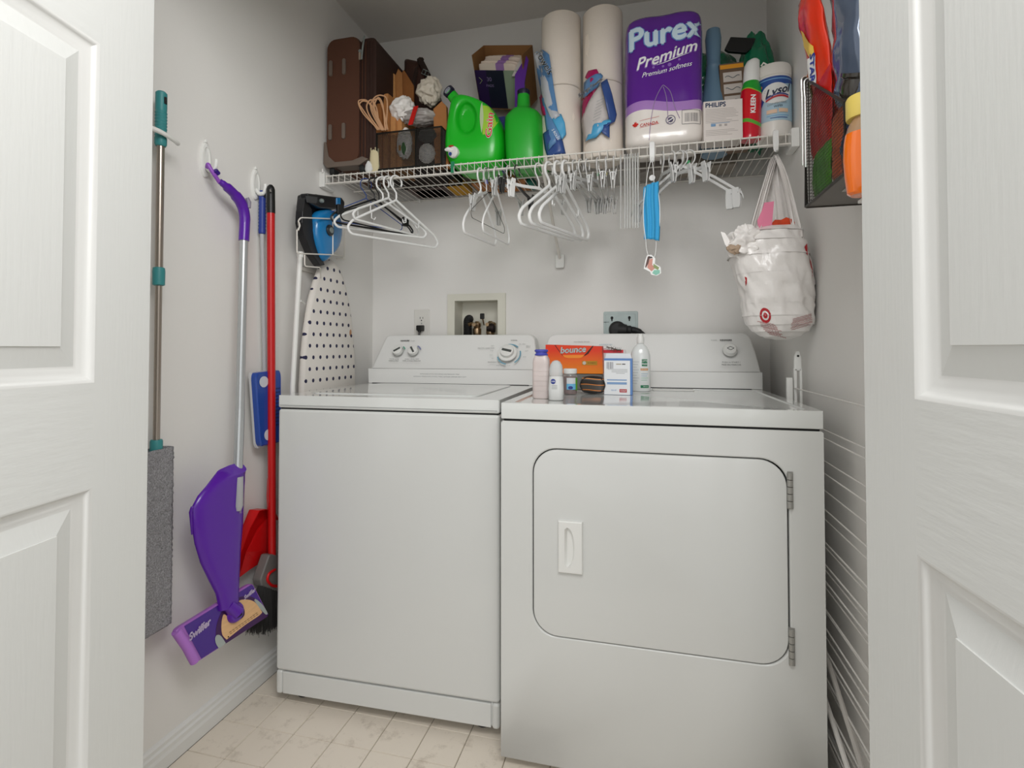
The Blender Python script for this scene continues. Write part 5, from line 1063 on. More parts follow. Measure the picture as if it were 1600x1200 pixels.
# steel rods hooked over the basket rim
for dy, L in ((.0, .180), (-.02, .176)):
    y = 1.216+dy; t = thing('steel_rod', 'polished steel rod with a looped top hooked over the ' + ('far corner' if dy == 0 else 'upper rim') + ' of the wall basket', 'rod', (.333, y, 1.355+sl(min(.222, y-1.0))-.006), group='steel rods hooked on the wall basket')
    MB().tube([(0, 0, -L), (0, 0, -.03), (-.001, 0, -.012)]+[(.007-.008*math.cos(math.radians(a)), 0, .003+.008*math.sin(math.radians(a))) for a in range(0, 200, 25)], .0015, 8).build('rod', CHROME, t)
# orange bottle on a small ledge
OB = thing('soap_bottle', 'orange dish soap bottle with a yellow cap beside the right door', 'bottle', (.357, .95, 1.302), rz=-.4)
ORG = mat('orange_liquid', '#f57306', .12, coat=.8); CLR = mat('clear_bottle', '#e0b58a', .08, alpha=.55, coat=1)
b = MB(); R_ = [(0, .026, .018), (.004, .031, .021), (.03, .034, .024), (.06, .036, .026), (.085, .035, .026), (.100, .0325, .0255)]; b.loft([sring(0, 0, z, a, d, 2.4, 36) for z, a, d in R_]); ob = b.build('bottle_body', ORG, OB)
b = MB(); R_ = [(.100, .0325, .0255), (.112, .029, .024), (.122, .024, .023), (.130, .022, .022)]; b.loft([sring(0, 0, z, a, d, 2.2, 36) for z, a, d in R_]); b.build('bottle_shoulder', CLR, OB)
MB().lathe([(.0265, .124), (.0275, .127), (.0275, .156), (.0255, .160), (.0005, .160)], 30, (-.004, 0, 0)).build('cap', mat('yellow_cap', '#e8cf6a', .4), OB)
bpy.context.view_layer.update(); fn = drape(ob, .0008, org=-.3)
for m_, k in ((mat('label_green2', '#3f6a2c', .4), 1), (mat('label_cream', '#ead9a0', .4), .86)):
    b = MB(); b.sheet(lambda u, v: fn(.012+.020*k*math.cos(2*PI*u)*v, .058+.034*k*math.sin(2*PI*u)*v, .0004*(2-k)), 26, 3); b.build('label', m_, OB)
lettering('SOAP', .010, lambda x, y: fn(.012+x, .060+y, .0016), mat('ink_black2', '#222222', .4), OB)
MB().box(.352, XR, .915, .985, 1.296, 1.3015).build('wall_ledge', PLAS, bevel=.001, label='small white wall ledge under the orange soap bottle, mostly behind the right door', cat='ledge')
GJ = thing('dark_jar', 'dark round glass rim just above the yellow bottle cap', 'jar', (.378, 1.035, 1.520)); b = MB(); b.lathe([(.022, -.03), (.030, -.025), (.033, .0), (.030, .012), (.034, .016), (.034, .022), (.029, .022), (.028, .0), (.020, -.02)], 30); b.xf(Matrix.Rotation(.5, 4, 'X')); b.build('glass_body', mat('smoked_glass', '#35302a', .08, coat=.6), GJ)
# ---------------------------------------------------------------- folded drying rack beside the dryer
RK = thing('drying_rack', 'folded white wire drying rack standing between the dryer and the right wall', 'drying rack', (.43, 1.25, 0))
RW = mat('rack_wire', '#dad7d2', .35); r0 = None
zs = [.940, .854, .838, .778, .754, .706, .668, .636, .590, .568, .537, .512, .497, .470, .430, .412, .385, .350, .332, .300, .268, .240, .205, .170, .140, .105]
for i, z in enumerate(zs):
    if r0 is None: r0 = MB().tube([(0, -.42, 0), (0, .40, 0)], .0019, 6).build('rack_rod', RW, RK); o = r0
    else: o = r0.copy(); COL.objects.link(o)
    o.location = ((0 if i % 2 else -.009), 0, z)
for x, y in ((-.006, -.41), (.008, -.41), (-.006, .395), (.008, .395)): MB().tube([(x, y, .02), (x, y, .95)], .0042, 8).build('rack_leg', RW, RK)
MB().tube(round_path([(-.012, .30, .62), (-.012, .22, .40), (-.012, .20, .36), (-.012, -.30, .10)], .05), .0055, 8).build('folding_leg', mat('rack_grey', '#b5b1ab', .35), RK)
MB().tube([(-.018, .30, .30), (-.018, -.36, .03)], .0055, 8).build('folding_leg', RW, RK)
b = MB(); b.loft([[(x*k, y, z) for x, y in rrect(-.010, .010, .388, .400, .003, 3)] for z, k in ((.99, 1), (1.03, .9), (1.046, .35))]); b.box(-.0105, -.003, .388, .400, .80, .995); b.box(.004, .0105, .388, .400, .80, .995); b.build('corner_joint', PLAS, RK, bevel=.002)
MB().lathe([(.003, -.001), (.003, .001), (.0005, .001)], 10, (0, 0, 0), 'y').xf(Matrix.Translation((0, .387, 1.032))).build('rivet', DARK, RK)
b = MB(); b.loft([[(x, y, z) for x, y in rrect(-.030, -.014, .385, .40, .003, 3)] for z in (.80, .965, .97)]); b.build('corner_joint', PLAS, RK, bevel=.002)
for y in (-.41, .395): MB().tube([(0, y, .0), (0, y, .03)], .007, 8).build('rack_foot', BLACKR, RK)

# ---------------------------------------------------------------- left wall: hooks, mops, brooms
def wall_hook(px, py_top, py_bot, label):
    a, c = P(px, py_top, X=XL+.01), P(px, py_bot, X=XL+.01); y, zc, hh_ = (a.y+c.y)/2, (a.z+c.z)/2, (a.z-c.z)/2
    T = thing('wall_hook', label, 'hook', (XL, y, zc)); pts = [(.017*math.cos(2*PI*k/28), hh_*math.sin(2*PI*k/28)) for k in range(28)]
    MB().pillow(pts, [(1, 0), (1, .004), (.93, .008), (.72, .009), (.66, .006), (.2, .006)], 'yz').build('hook_plate', PLAS, T, smooth=50)
    MB().tube(smooth_path([(.007, 0, -hh_*.35), (.018, 0, -hh_*.62), (.034, .0, -hh_*.60), (.040, 0, -hh_*.25), (.040, 0, -hh_*.05)]), [.0065]*10+[.005]*11, 10).build('hook_arm', PLAS, T)
    MB().tube([(.003, 0, hh_*.98), (.003, 0, hh_*1.16)], [.005, .003], 8).build('release_tab', PLAS, T); return T
wall_hook(324, 222, 277, 'white oval adhesive hook on the left wall holding the purple spray mop')
wall_hook(402, 264, 312, 'white oval adhesive hook on the left wall behind the blue and red poles')
# teal mop
TEAL = mat('teal_plastic', '#39888a', .45, bump=.1); MET = mat('brushed_pole', '#a99f95', .28, metal=.85)
TM = thing('flat_mop', 'flat mop with teal grip, steel pole and grey microfibre pad, leftmost on the left wall', 'mop', (-1.135, 1.012, 1.68))
zz = [(.0, .0), (.0055, 0), (.0115, -.003), (.0125, -.012), (.0125, -.045), (.0115, -.048)]
prof = [(.0005, 0), (.009, -.001), (.0125, -.005), (.0125, -.045)]
for k in range(9): prof += [(.0118, -.050-k*.0078), (.0132, -.053-k*.0078)]
prof += [(.013, -.13), (.0105, -.135)]
MB().lathe(prof[::-1], 20).build('grip', TEAL, TM)
MB().tube([(.0118, 0, -.016), (.0128, 0, -.032)], .0035, 8).build('hang_hole', DARK, TM)
MB().tube([(0, 0, -.13), (0, 0, -.44)], .0085, 14).build('upper_pole', MET, TM); MB().tube([(0, 0, -.44), (0, 0, -.86)], .0075, 14).build('lower_pole', MET, TM)
MB().lathe([(.009, -.475), (.013, -.473), (.0135, -.440), (.0125, -.432), (.009, -.430)], 20).build('twist_collar', TEAL, TM)
MB().lathe([(.009, -.895), (.0135, -.893), (.0135, -.850), (.012, -.846), (.009, -.846)], 20).build('lower_socket', TEAL, TM)
PADM = mat('microfibre', '#8d8c8f', .95, bump=1, bscale=330, var=.85, detail=1)
ntm = PADM.node_tree
MB().loft([[(x, y, z) for x, z in rrect(-.011, .011, -1.290, -.885, .008, 4)] for y in (-.080, .026)]).build('mop_plate', TEAL, TM)
b = MB(); n_ = 70
for side_ in (1,): b.sheet(lambda u, v: (.013+.004*noise.noise(Vector((u*12, v*40, 1)))+.003*math.sin(PI*u)+.0016*noise.noise(Vector((u*50, v*180, 7))), -.088+.122*u+.003*noise.noise(Vector((v*60, u*3, 2))), -.868-.430*v), 22, 80)
b.sheet(lambda u, v: (.013-.030*u+.003*noise.noise(Vector((u*12, v*60, 1))), .034+.003*noise.noise(Vector((v*60, 3, 2)))+.003*math.sin(PI*u), -.868-.430*v), 6, 80)
b.sheet(lambda u, v: (-.017, -.088+.122*u, -.868-.430*v), 2, 2)
b.build('microfibre_pad', PADM, TM, smooth=80, solid=.004)
h_ = thing('wall_hook', 'white curved hook arm ringing the teal mop grip', 'hook', (XL, 1.0, 1.572))
MB().tube(smooth_path([(.0, -.06, .014), (.020, -.055, .012), (.050, -.032, .004), (.064, .0, -.002), (.060, .035, -.006), (.052, .052, -.006)]), [.006]*15+[.0055]*11, 10).build('hook_arm', PLAS, h_)
MB().lathe([(.0005, -.001), (.010, 0), (.010, .004), (.0005, .005)], 16, (0, -.06, .014), 'x').build('hook_plate', PLAS, h_)
MB().lathe([(.0005, 0), (.003, .0), (.003, .0015), (.0005, .002)], 10, (XL, 1.02, 1.612), 'x').build('wall_screw', STEEL, label='small screw head in the left wall above the white hook arm', cat='screw')
# purple spray mop
SM = thing('spray_mop', 'purple floor mop with curved handle, silver pole and tilted label-covered head', 'mop', (-1.13, 1.28, 1.38))
Xp = -1.125; Xq = -1.088
MB().tube(smooth_path([P(343, 283, X=-1.13), P(352, 290, X=Xp), P(366, 303, X=Xp), P(377, 318, X=Xp), P(382, 336, X=Xp), P(382, 355, X=Xp), P(381, 376, X=Xp)], 5), [.008]*3+[.0095]*3+[.013]*5+[.0155]*6+[.0150]*6+[.0145]*8, 16).build('handle', PURP, SM, world=True)
MB().tube(smooth_path([P(343, 285, X=-1.13), P(335, 273, X=-1.132), P(328, 262, X=-1.138), P(325, 257, X=-1.142), P(324, 262, X=-1.150)], 5), .0055, 10).build('hanging_loop', mat('lavender_plastic', '#8f4fb8', .35), SM, world=True)
MB().tube([P(386, 309, X=Xp+.010), P(389, 316, X=Xp+.012), P(389, 325, X=Xp+.012)], [.005, .0065, .005], 10).build('trigger', mat('mauve_grey', '#8a8494', .4), SM, world=True)
MB().tube([P(336, 266, X=-1.128), P(341, 272, X=-1.128)], .007, 8).build('loop_catch', mat('purple_dark', '#32107a', .3), SM, world=True)
ALU = mat('silver_pole', '#b9bcbd', .3, metal=.55)
MB().tube([P(381, 376, X=Xp), P(375, 640, X=-1.105)], .0115, 16).build('upper_pole', ALU, SM, world=True); MB().tube([P(375, 640, X=-1.105), P(370, 790, X=Xq)], .0122, 16).build('lower_pole', ALU, SM, world=True)
# bottle cradle (funnel-shaped shell)
rows = [(744, 352, 382), (750, 338, 382), (760, 322, 381), (775, 309, 381), (796, 298, 380), (825, 300, 379), (850, 304, 378), (880, 313, 375), (905, 325, 373), (928, 337, 371), (945, 341, 370), (955, 342, 370)]
rg = []
for y, a, c in rows:
    A, C = P(a, y, X=Xq), P(c, y, X=Xq); rg.append([(Xq+.017*math.cos(t)*(1 if math.cos(t) > 0 else .5), (A.y+C.y)/2+(C.y-A.y)/2*math.copysign(abs(math.sin(t))**.6, math.sin(t)), A.z+(.012*(1-math.cos(t)) if y < 760 else 0)) for t in [2*PI*k/32 for k in range(32)]])
b = MB(); b.loft(rg); b.build('bottle_cradle', PURP, SM, world=True, smooth=60)
MB().tube([P(300, 792, X=Xq+.012), P(298, 800, X=Xq+.008), P(300, 835, X=Xq)], [.003, .004, .002], 8).build('cradle_lip', PURP, SM, world=True)
MB().tube([P(374, 745, X=Xq+.014), P(373, 790, X=Xq+.016), P(372, 797, X=Xq+.014)], [.0105, .0115, .008], 14).build('grey_button', mat('grey_clip', '#a9a9ab', .3, coat=.3), SM, world=True)
b = MB(); b.sheet(lambda u, v: P(374+8*u, 742+60*v, X=Xq+.016-.010*u), 2, 4); b.build('clear_window', mat('clear_window', '#cfc4d8', .1, alpha=.35, coat=.5), SM, world=True, solid=.001)
# mop head: a slab in the plane of four corners
HA, HB, HC, HD = P(267, 984, X=-1.104), P(296, 1038, X=-1.094), P(415, 962, X=-1.094), P(388, 910, X=-1.104)
nn = (HC-HA).cross(HD-HB).normalized(); nn = nn if nn.x > 0 else -nn
def hq(u, v, e=0): return HA.lerp(HD, u).lerp(HB.lerp(HC, u), v)+nn*(.014+e)
b = MB(); ol = rrect(0, 1, 0, 1, .07, 5)
b.loft([[hq(u*.985+.0075, v*.97+.015, -.016) for u, v in ol], [hq(u, v, -.012) for u, v in ol], [hq(u, v, -.003) for u, v in ol], [hq(u*.985+.0075, v*.97+.015, 0) for u, v in ol]]); LAV = mat('lavender_rim', '#a467bd', .4)
b.build('head_base', LAV, SM, world=True, smooth=30)
def hpoly(nm, pts, m, e): b = MB(); b.add([hq(u, v, e) for u, v in pts], [tuple(range(len(pts)))]); return b.build(nm, m, SM, world=True, smooth=0)
hpoly('head_top', [(.085, .03), (.97, .03), (.985, .08), (.985, .93), (.97, .97), (.085, .97)], mat('head_purple', '#3f0f86', .25, coat=.4), .0008)
MB().tube([hq(.01+0, .05, -.004), hq(.02, .5, 0), hq(.03, .95, -.004)], .011, 14).build('end_roll', mat('lavender_foam', '#b074cb', .6), SM, world=True)
DP_ = mat('plum_print', '#3c0f4f', .35)
def arc(pts, n=6): return [(p.x, p.y) for p in smooth_path([(a, c, 0) for a, c in pts], n)]
band = arc([(.30, .98), (.30, .78), (.36, .50), (.47, .26), (.60, .16), (.76, .14), (.90, .30), (.965, .62), (.97, .98)])
hpoly('plum_band', band, DP_, .0014)
wood = arc([(.40, .90), (.385, .72), (.43, .48), (.50, .30), (.535, .42), (.60, .62), (.70, .62), (.745, .46), (.73, .22), (.82, .28), (.90, .45), (.925, .72), (.90, .82), (.66, .84), (.40, .90)])
WD = ramp_mat('wood_print', 1, [(-1, '#dcae7c'), (1, '#dcae7c')], .5); nt = WD.node_tree; 
WD2 = mat('wood_floor_print', '#e0b482', .5, var=.16, bscale=35, bstretch=(1, 1, 4))
hpoly('wood_picture', wood, WD2, .0020)
GC = mat('grey_clip_light', '#a4aca8', .4)
for pts in ([(.285, .99), (.28, .84), (.30, .70), (.335, .66), (.365, .74), (.375, .97)], [(.905, .42), (.93, .40), (.975, .62), (.985, .88), (.955, .90), (.925, .70)]): hpoly('corner_clip', arc(pts, 4), GC, .0022)
uu = (HD-HA).normalized(); vv = (HB-HA).normalized(); upv = nn.cross(uu).normalized(); upv = upv if upv.z > 0 else -upv
def htext(s, u, v, size, m, bold=0, tilt=0):
    c = hq(u, v, .0026); r_ = uu; u_ = upv
    lettering(s, size, lambda x, y: c+r_*(x*math.cos(tilt)-y*math.sin(tilt))+u_*(x*math.sin(tilt)+y*math.cos(tilt)), m, SM, bold=bold, shear=.2, world=True)
PW = mat('lilac_letters', '#d9c9e6', .4)
htext('Swiffer', .205, .30, .024, PW, .0012, .12); htext('Swiffer', .895, .20, .016, PW, .0008, .12)
for k in range(2):
    for j in range(10): rect = hpoly('fine_print', [(.46+.042*j, .80-.012*j*.4+.05*k*.9-.03), (.49+.042*j, .80-.012*j*.4+.05*k*.9-.03), (.49+.042*j, .812-.012*j*.4+.05*k*.9-.03), (.46+.042*j, .812-.012*j*.4+.05*k*.9-.03)], mat('brown_ink', '#6b4a30', .5), .0028)
hpoly('dot_print', [(.43+.008*math.cos(t), .86+.02*math.sin(t)) for t in [k*PI/5 for k in range(10)]], DARK, .0028)
c = hq(.62, .40, 0); q_ = nn.to_track_quat('Z', 'Y').to_matrix().to_4x4()
b = MB(); b.lathe([(.026, .001), (.026, .008), (.022, .014), (.012, .017), (.0005, .017)], 28); b.xf(Matrix.Translation(c) @ q_); b.build('swivel_joint', PURP, SM, world=True)
MB().tube([P(356, 945, X=Xq+.004), c+nn*.012], [.016, .018], 14).build('swivel_neck', PURP, SM, world=True)
b = MB(); b.box(-.008, .008, -.010, .006, .016, .021); b.xf(Matrix.Translation(c) @ q_); b.build('joint_slot', DARK, SM, world=True, bevel=.001)
# blue and grey flat mop behind the red broom
BM = thing('blue_mop', 'blue-gripped grey pole with a blue slotted plate, hanging behind the red broom', 'mop', (-1.158, 1.39, 1.55)); Xb = -1.158
BLU = mat('blue_grip', '#2c3f92', .45); prof = [(.0005, 0), (.008, -.001), (.0105, -.006), (.0105, -.030)]
for k in range(9): prof += [(.0098, -.034-k*.0105), (.0112, -.039-k*.0105)]
prof += [(.0105, -.135), (.0085, -.137)]
MB().lathe(prof[::-1], 18).build('grip', BLU, BM); MB().tube([(.0095, -.002, -.010), (.0105, -.002, -.024)], .003, 8).build('hang_hole', DARK, BM)
MB().tube([(0, 0, -.135), (.002, .018, -.62)], .0068, 12).build('pole', mat('grey_pole', '#b4b6b8', .35), BM)
Q_ = [P(396, 583, X=-1.135), P(437, 578, X=-1.128), P(437, 690, X=-1.128), P(404, 698, X=-1.135)]
ctr = sum(Q_, Vector())/4
def bq(u, v, e=0): return Q_[0].lerp(Q_[1], u).lerp(Q_[3].lerp(Q_[2], u), v)+Vector((e, 0, 0))
b = MB(); ol = rrect(0, 1, 0, 1, .10, 5); b.loft([[bq(u, v, e) for u, v in ol] for e in (-.010, .004)]+[[bq(.5+(u-.5)*.94, .5+(v-.5)*.97, .007) for u, v in ol]]); BLP = mat('blue_plate', '#20479c', .3, coat=.3); b.build('mop_plate', BLP, BM, world=True, smooth=35)
b = MB(); b.loft([[bq(u, v, e) for u, v in rrect(.0, 1, -.01, 1.03, .08, 4)] for e in (-.018, -.010)]); b.build('pad_backing', mat('grey_white_pad', '#c4c4c6', .9), BM, world=True)
for u, v in ((.28, .13), (.35, .86)):
    b = MB(); b.add([bq(u+.17*math.cos(t), v+.075*math.sin(t), .0085) for t in [k*PI/10 for k in range(20)]], [tuple(range(20))]); b.build('white_slot', mat('slot_white', '#c9cfd6', .6), BM, world=True, smooth=0)
for k in range(11):
    v = .24+k*.05; b = MB(); b.add([bq(.60, v, .0085), bq(.92, v, .0085), bq(.92, v+.018, .0085), bq(.60, v+.018, .0085)], [(0, 1, 2, 3)]); b.build('rib', mat('blue_rib', '#16306e', .4), BM, world=True, smooth=0)
b = MB(); b.tube([bq(.5, .25, .006), bq(.5, .75, .006)], .004, 8); b.build('centre_rib', BLP, BM, world=True)
b = MB(); b.tube([BM.location+Vector((.002, .018, -.60)), bq(.5, .02, .004)], .008, 10); b.build('plate_joint', BLP, BM, world=True)
# red broom with dustpan
RB = thing('broom', 'red-handled broom with black grip tip and grey head of black bristles', 'broom', (-1.120, 1.352, 1.545)); Xr = -1.120
top = P(423, 290, X=Xr); bot = P(425, 868, X=Xr); RB.location = top
MB().tube([top+Vector((0, 0, .002)), top+Vector((0, 0, -.004)), top+Vector((0, 0, -.012)), top.lerp(bot, .075)], [.005, .010, .0125, .0128], 18).build('grip', BLACK, RB, world=True)
MB().tube([top.lerp(bot, .07), bot], .0118, 18).build('handle', mat('red_pole', '#bf1416', .3, coat=.3), RB, world=True)
MB().tube([P(422, 296, X=Xr+.010), P(423, 300, X=Xr+.011)], .0025, 8).build('hang_hole', mat('grey_hole', '#77736e', .6), RB, world=True)
hd = [(416, 866), (433, 864), (433, 925), (404, 915), (402, 906)]
pts = [P(a, c, X=Xr) for a, c in hd]; b = MB(); b.prism([(p.y, p.z) for p in pts], Xr-.020, Xr+.012, 'yz'); b.build('broom_head', mat('grey_broom_head', '#6f6c69', .5), RB, world=True, smooth=0, bevel=.005)
MB().tube(smooth_path([P(430, 890, X=Xr+.013), P(421, 896, X=Xr+.015), P(418, 906, X=Xr+.015), P(424, 914, X=Xr+.014), P(433, 916, X=Xr+.013)]), .004, 8).build('red_clip', RED, RB, world=True)
b = MB(); rnd = random.Random(4)
for k in range(430):
    u = rnd.random(); w_ = rnd.random(); a = P(404+29*u, 915+4*u, X=Xr+.010-.026*w_); e_ = P(384+60*u+rnd.gauss(0, 2), 988-9*abs(u-.3)+rnd.gauss(0, 3)-14*max(0, u-.5), X=Xr+.008-.024*w_); m_ = a.lerp(e_, .55)+Vector((0, -.006*(1-u), 0)); e_.x = min(e_.x, -1.105)
    b.tube([a, m_, e_], [.0011, .0010, .0005], 3)
b.build('bristles', mat('black_bristles', '#262524', .7), RB, world=True, kind='stuff', smooth=0)
# dustpan clipped on the broom pole
DPN = thing('dustpan', 'red dustpan clipped on the broom pole, behind the purple mop', 'dustpan', P(405, 850, X=-1.12)); Xd = -1.138
ol = [(370, 906), (376, 868), (388, 825), (399, 797), (424, 798), (431, 812), (431, 862), (412, 880)]
pts = [P(a, c, X=Xd) for a, c in ol]; b = MB(); b.prism([(p.y, p.z) for p in pts], Xd-.022, Xd-.018, 'yz'); b.build('pan_floor', RED, DPN, world=True, smooth=0)
DRED = RED
def wall_strip(pp, w0, w1, nm='pan_wall', m=RED):
    P_ = [P(a, c, X=Xd) for a, c in pp]; b = MB(); b.loft([[(Xd-.020, p.y, p.z), (Xd-.020+w, p.y, p.z), (Xd-.020+w, p.y+.003, p.z-.002), (Xd-.020, p.y+.003, p.z-.002)] for p, w in zip(P_, [w0+(w1-w0)*i/(len(P_)-1) for i in range(len(P_))])]); b.build(nm, m, DPN, world=True, smooth=40)
wall_strip([(370, 906), (376, 868), (388, 825), (399, 797)], .006, .034); wall_strip([(399, 797), (410, 795), (424, 798), (431, 812)], .034, .030); wall_strip([(370, 906), (392, 893), (412, 880), (431, 862)], .004, .006, 'pan_lip')
ol2 = [(372, 903), (385, 862), (404, 826), (424, 806), (431, 812), (431, 862), (412, 880)]
pts = [P(a, c, X=Xd) for a, c in ol2]; b = MB(); n_ = len(pts)
b.add([(Xd-.016+(.018*(1-i/(n_-1)) if i < 4 else 0), p.y, p.z) for i, p in enumerate(pts)], [tuple(range(n_))]); b.build('pan_ramp', RED, DPN, world=True, smooth=0)
MB().tube([P(423, 806, X=Xd+.0), P(421, 775, X=Xd+.006), P(422, 748, X=Xd+.006), P(424, 738, X=Xd+.003)], [.010, .0085, .0085, .005], 12).build('pan_handle', RED, DPN, world=True)
# ---------------------------------------------------------------- iron in its rack, ironing board
IR = thing('iron_rack', 'white wire rack on the left wall corner holding the blue iron', 'rack', (XL, 1.70, 1.45))
Xi = -1.085
RWR = mat('white_coated_wire', '#e2ded6', .35)
def wr(pts, nm='wire', r=.0022): MB().tube(round_path([P(*p[:2], X=p[2]) for p in pts], .010, 3), r, 7).build(nm, RWR, IR, world=True)
xo, xw = -1.060, -1.172
wr([(467, 355, xw+.06), (466, 345, xo), (470, 340, xo), (520, 342, xo), (530, 345, xw)]); wr([(464, 360, xo), (464, 396, xo), (520, 398, xo), (536, 400, xw)]); wr([(520, 338, xo), (520, 398, xo)]); wr([(466, 360, xo), (469, 352, xo), (466, 345, xo)])
wr([(540, 340, xw), (538, 404, xw), (526, 404, xw)]); wr([(476, 398, xo), (476, 416, xo), (500, 418, xo), (502, 440, xw+.03)]); wr([(464, 360, xo), (470, 350, xw)]) ; wr([(464, 394, xo), (472, 396, xw)])
MB().box(xw-.006, xw+.002, 1.60, 1.86, 1.33, 1.345).build('back_bar', RWR, IR, world=True, bevel=.002); MB().box(xw-.006, xw+.002, 1.60, 1.86, 1.53, 1.545).build('back_bar', RWR, IR, world=True, bevel=.002)
IN = thing('steam_iron', 'blue and black steam iron standing point-down in the white wire rack', 'iron', P(505, 360, X=Xi))
BKI = mat('iron_black', '#1d1d1f', .3, coat=.2); BLI = mat('iron_blue', '#1878b4', .2, coat=.5)
def yz(pts, X): return [(p.y, p.z) for p in (P(a, c, X=X) for a, c in pts)]
sole = [(475, 303), (479, 302), (479, 330), (482, 356), (490, 380), (506, 414), (500, 416), (490, 398), (479, 376), (472, 348), (471, 322)]
b = MB(); b.prism(yz([(474, 304), (498, 303), (512, 330), (514, 372), (506, 414), (499, 415), (487, 394), (477, 370), (472, 345), (472, 322)], Xi-.02), Xi-.045, Xi-.020, 'yz'); b.build('heel_body', BKI, IN, world=True, smooth=0, bevel=.006)
b = MB(); q_ = yz([(474, 330), (478, 308), (488, 326), (490, 352), (494, 376), (503, 400), (509, 414), (502, 416), (488, 396), (478, 372), (473, 348)], Xi); b.prism(q_, Xi-.03, Xi-.002, 'yz'); b.build('sole_plate', mat('iron_charcoal', '#2b2b2d', .35, metal=.3), IN, world=True, smooth=0, bevel=.003)
q_ = yz([(490, 334), (500, 327), (512, 326), (522, 328), (530, 338), (533, 356), (531, 378), (524, 394), (512, 404), (506, 412), (500, 404), (493, 384), (488, 360)], Xi)
MB().pillow(q_, [(.96, Xi-.03), (1, Xi-.01), (.97, Xi+.008), (.85, Xi+.018), (.5, Xi+.022), (.05, Xi+.023)], 'yz').build('blue_body', BLI, IN, world=True, smooth=70, sub=1)
c = P(514, 360, X=Xi+.02); 
b = MB(); b.lathe([(.020, -.002), (.020, .006), (.017, .009), (.0005, .009)], 26, tuple(c), 'x'); b.build('temperature_dial', mat('dial_black', '#202226', .3, coat=.3), IN, world=True); b = MB(); b.lathe([(.010, .009), (.010, .012), (.0005, .012)], 20, tuple(c), 'x'); b.build('dial_cap', STEEL, IN, world=True)
b = MB(); b.prism(yz([(476, 302), (500, 305), (530, 309), (535, 316), (534, 326), (520, 328), (497, 326), (480, 318)], Xi), Xi-.022, Xi+.012, 'yz'); b.build('handle', BKI, IN, world=True, smooth=0, bevel=.006)
b = MB(); b.prism(yz([(525, 309), (531, 309), (531, 320), (525, 320)], Xi+.012), Xi+.010, Xi+.016, 'yz'); b.build('blue_button', BLI, IN, world=True, smooth=0, bevel=.002)
b = MB(); b.lathe([(.007, 0), (.008, .003), (.006, .010), (.0005, .012)], 16, tuple(P(501, 314, X=Xi+.012)), 'x'); b.build('spray_knob', STEEL, IN, world=True)
b = MB(); b.prism(yz([(478, 306), (496, 308), (494, 318), (480, 316)], Xi+.012), Xi+.010, Xi+.013, 'yz'); b.build('heel_plate', mat('iron_grey', '#57585a', .3, metal=.4), IN, world=True, smooth=0)
# ironing board cover
IB = thing('ironing_board', 'ironing board in a white cover with navy polka dots, standing on end behind the washer', 'ironing board', (-1.135, 1.72, .03)); Xo = -1.118
pp = P(517, 405, X=Xo); half = [(.003, -.0005), (.02, -.006), (.045, -.020), (.070, -.045), (.098, -.095), (.125, -.165), (.145, -.25), (.158, -.34), (.166, -.45), (.170, -.60), (.170, -1.20), (.165, -1.26)]
yc_ = 1.714; zt_ = pp.z
ol = [(yc_+y, zt_+z) for y, z in half]+[(yc_-y, zt_+z) for y, z in reversed(half)]
DOT = mat('polka_dot_cloth', '#e6ddd4', .85, bump=.15, bscale=300); nt = DOT.node_tree; bs = nt.nodes['Principled BSDF']
gm = nt.nodes.new('ShaderNodeTexCoord'); sp = nt.nodes.new('ShaderNodeSeparateXYZ'); nt.links.new(gm.outputs['Object'], sp.inputs[0])
def mth(op, a, c=None, d=None):
    n = nt.nodes.new('ShaderNodeMath'); n.operation = op
    for i, q in enumerate((a, c, d)):
        if q is None: continue
        if isinstance(q, (int, float)): n.inputs[i].default_value = q
        else: nt.links.new(q, n.inputs[i])
    return n.outputs[0]
DS = .0405; Yd = sp.outputs[1]; Zd = sp.outputs[2]
row = mth('FLOOR', mth('DIVIDE', Zd, DS)); off = mth('MULTIPLY', mth('MODULO', mth('ABSOLUTE', row), 2), DS*.5)
fy = mth('SUBTRACT', mth('FRACT', mth('DIVIDE', mth('ADD', mth('ADD', Yd, off), 5), DS)), .5); fz = mth('SUBTRACT', mth('FRACT', mth('DIVIDE', Zd, DS)), .5)
dd_ = mth('LESS_THAN', mth('SQRT', mth('ADD', mth('MULTIPLY', fy, fy), mth('MULTIPLY', fz, fz))), .17)
sty = mth('SUBTRACT', Yd, .118); stz = mth('SUBTRACT', Zd, 1.085)
stn = mth('LESS_THAN', mth('ADD', mth('MULTIPLY', mth('MULTIPLY', sty, sty), 3), mth('MULTIPLY', stz, stz)), .00018)
mx0 = nt.nodes.new('ShaderNodeMix'); mx0.data_type = 'RGBA'; nt.links.new(stn, mx0.inputs['Factor']); mx0.inputs['A'].default_value = lin('#e2ddd6'); mx0.inputs['B'].default_value = lin('#b98a66')
mx = nt.nodes.new('ShaderNodeMix'); mx.data_type = 'RGBA'; nt.links.new(dd_, mx.inputs['Factor']); nt.links.new(mx0.outputs['Result'], mx.inputs['A']); mx.inputs['B'].default_value = lin('#2c2c4a'); nt.links.new(mx.outputs['Result'], bs.inputs['Base Color'])
b = MB(); b.pillow(ol, [(.97, Xo-.024), (1, Xo-.018), (1.004, Xo-.010), (.99, Xo-.002), (.96, Xo+.001)], 'yz', c=(yc_, zt_-.62)); b.build('cover', DOT, IB, world=True, smooth=50)
MB().tube([P(469, 398, X=-1.095)+Vector((0, 0, 0)), P(457, 604, X=-1.095), Vector((-1.105, 1.50, .35)), Vector((-1.11, 1.50, .045))], .0085, 12).build('leg', PLAS, IB, world=True)
MB().tube([P(469, 396, X=-1.095)+Vector((0, 0, .005)), P(469, 402, X=-1.095)], .0105, 12).build('leg_cap', PLAS, IB, world=True)
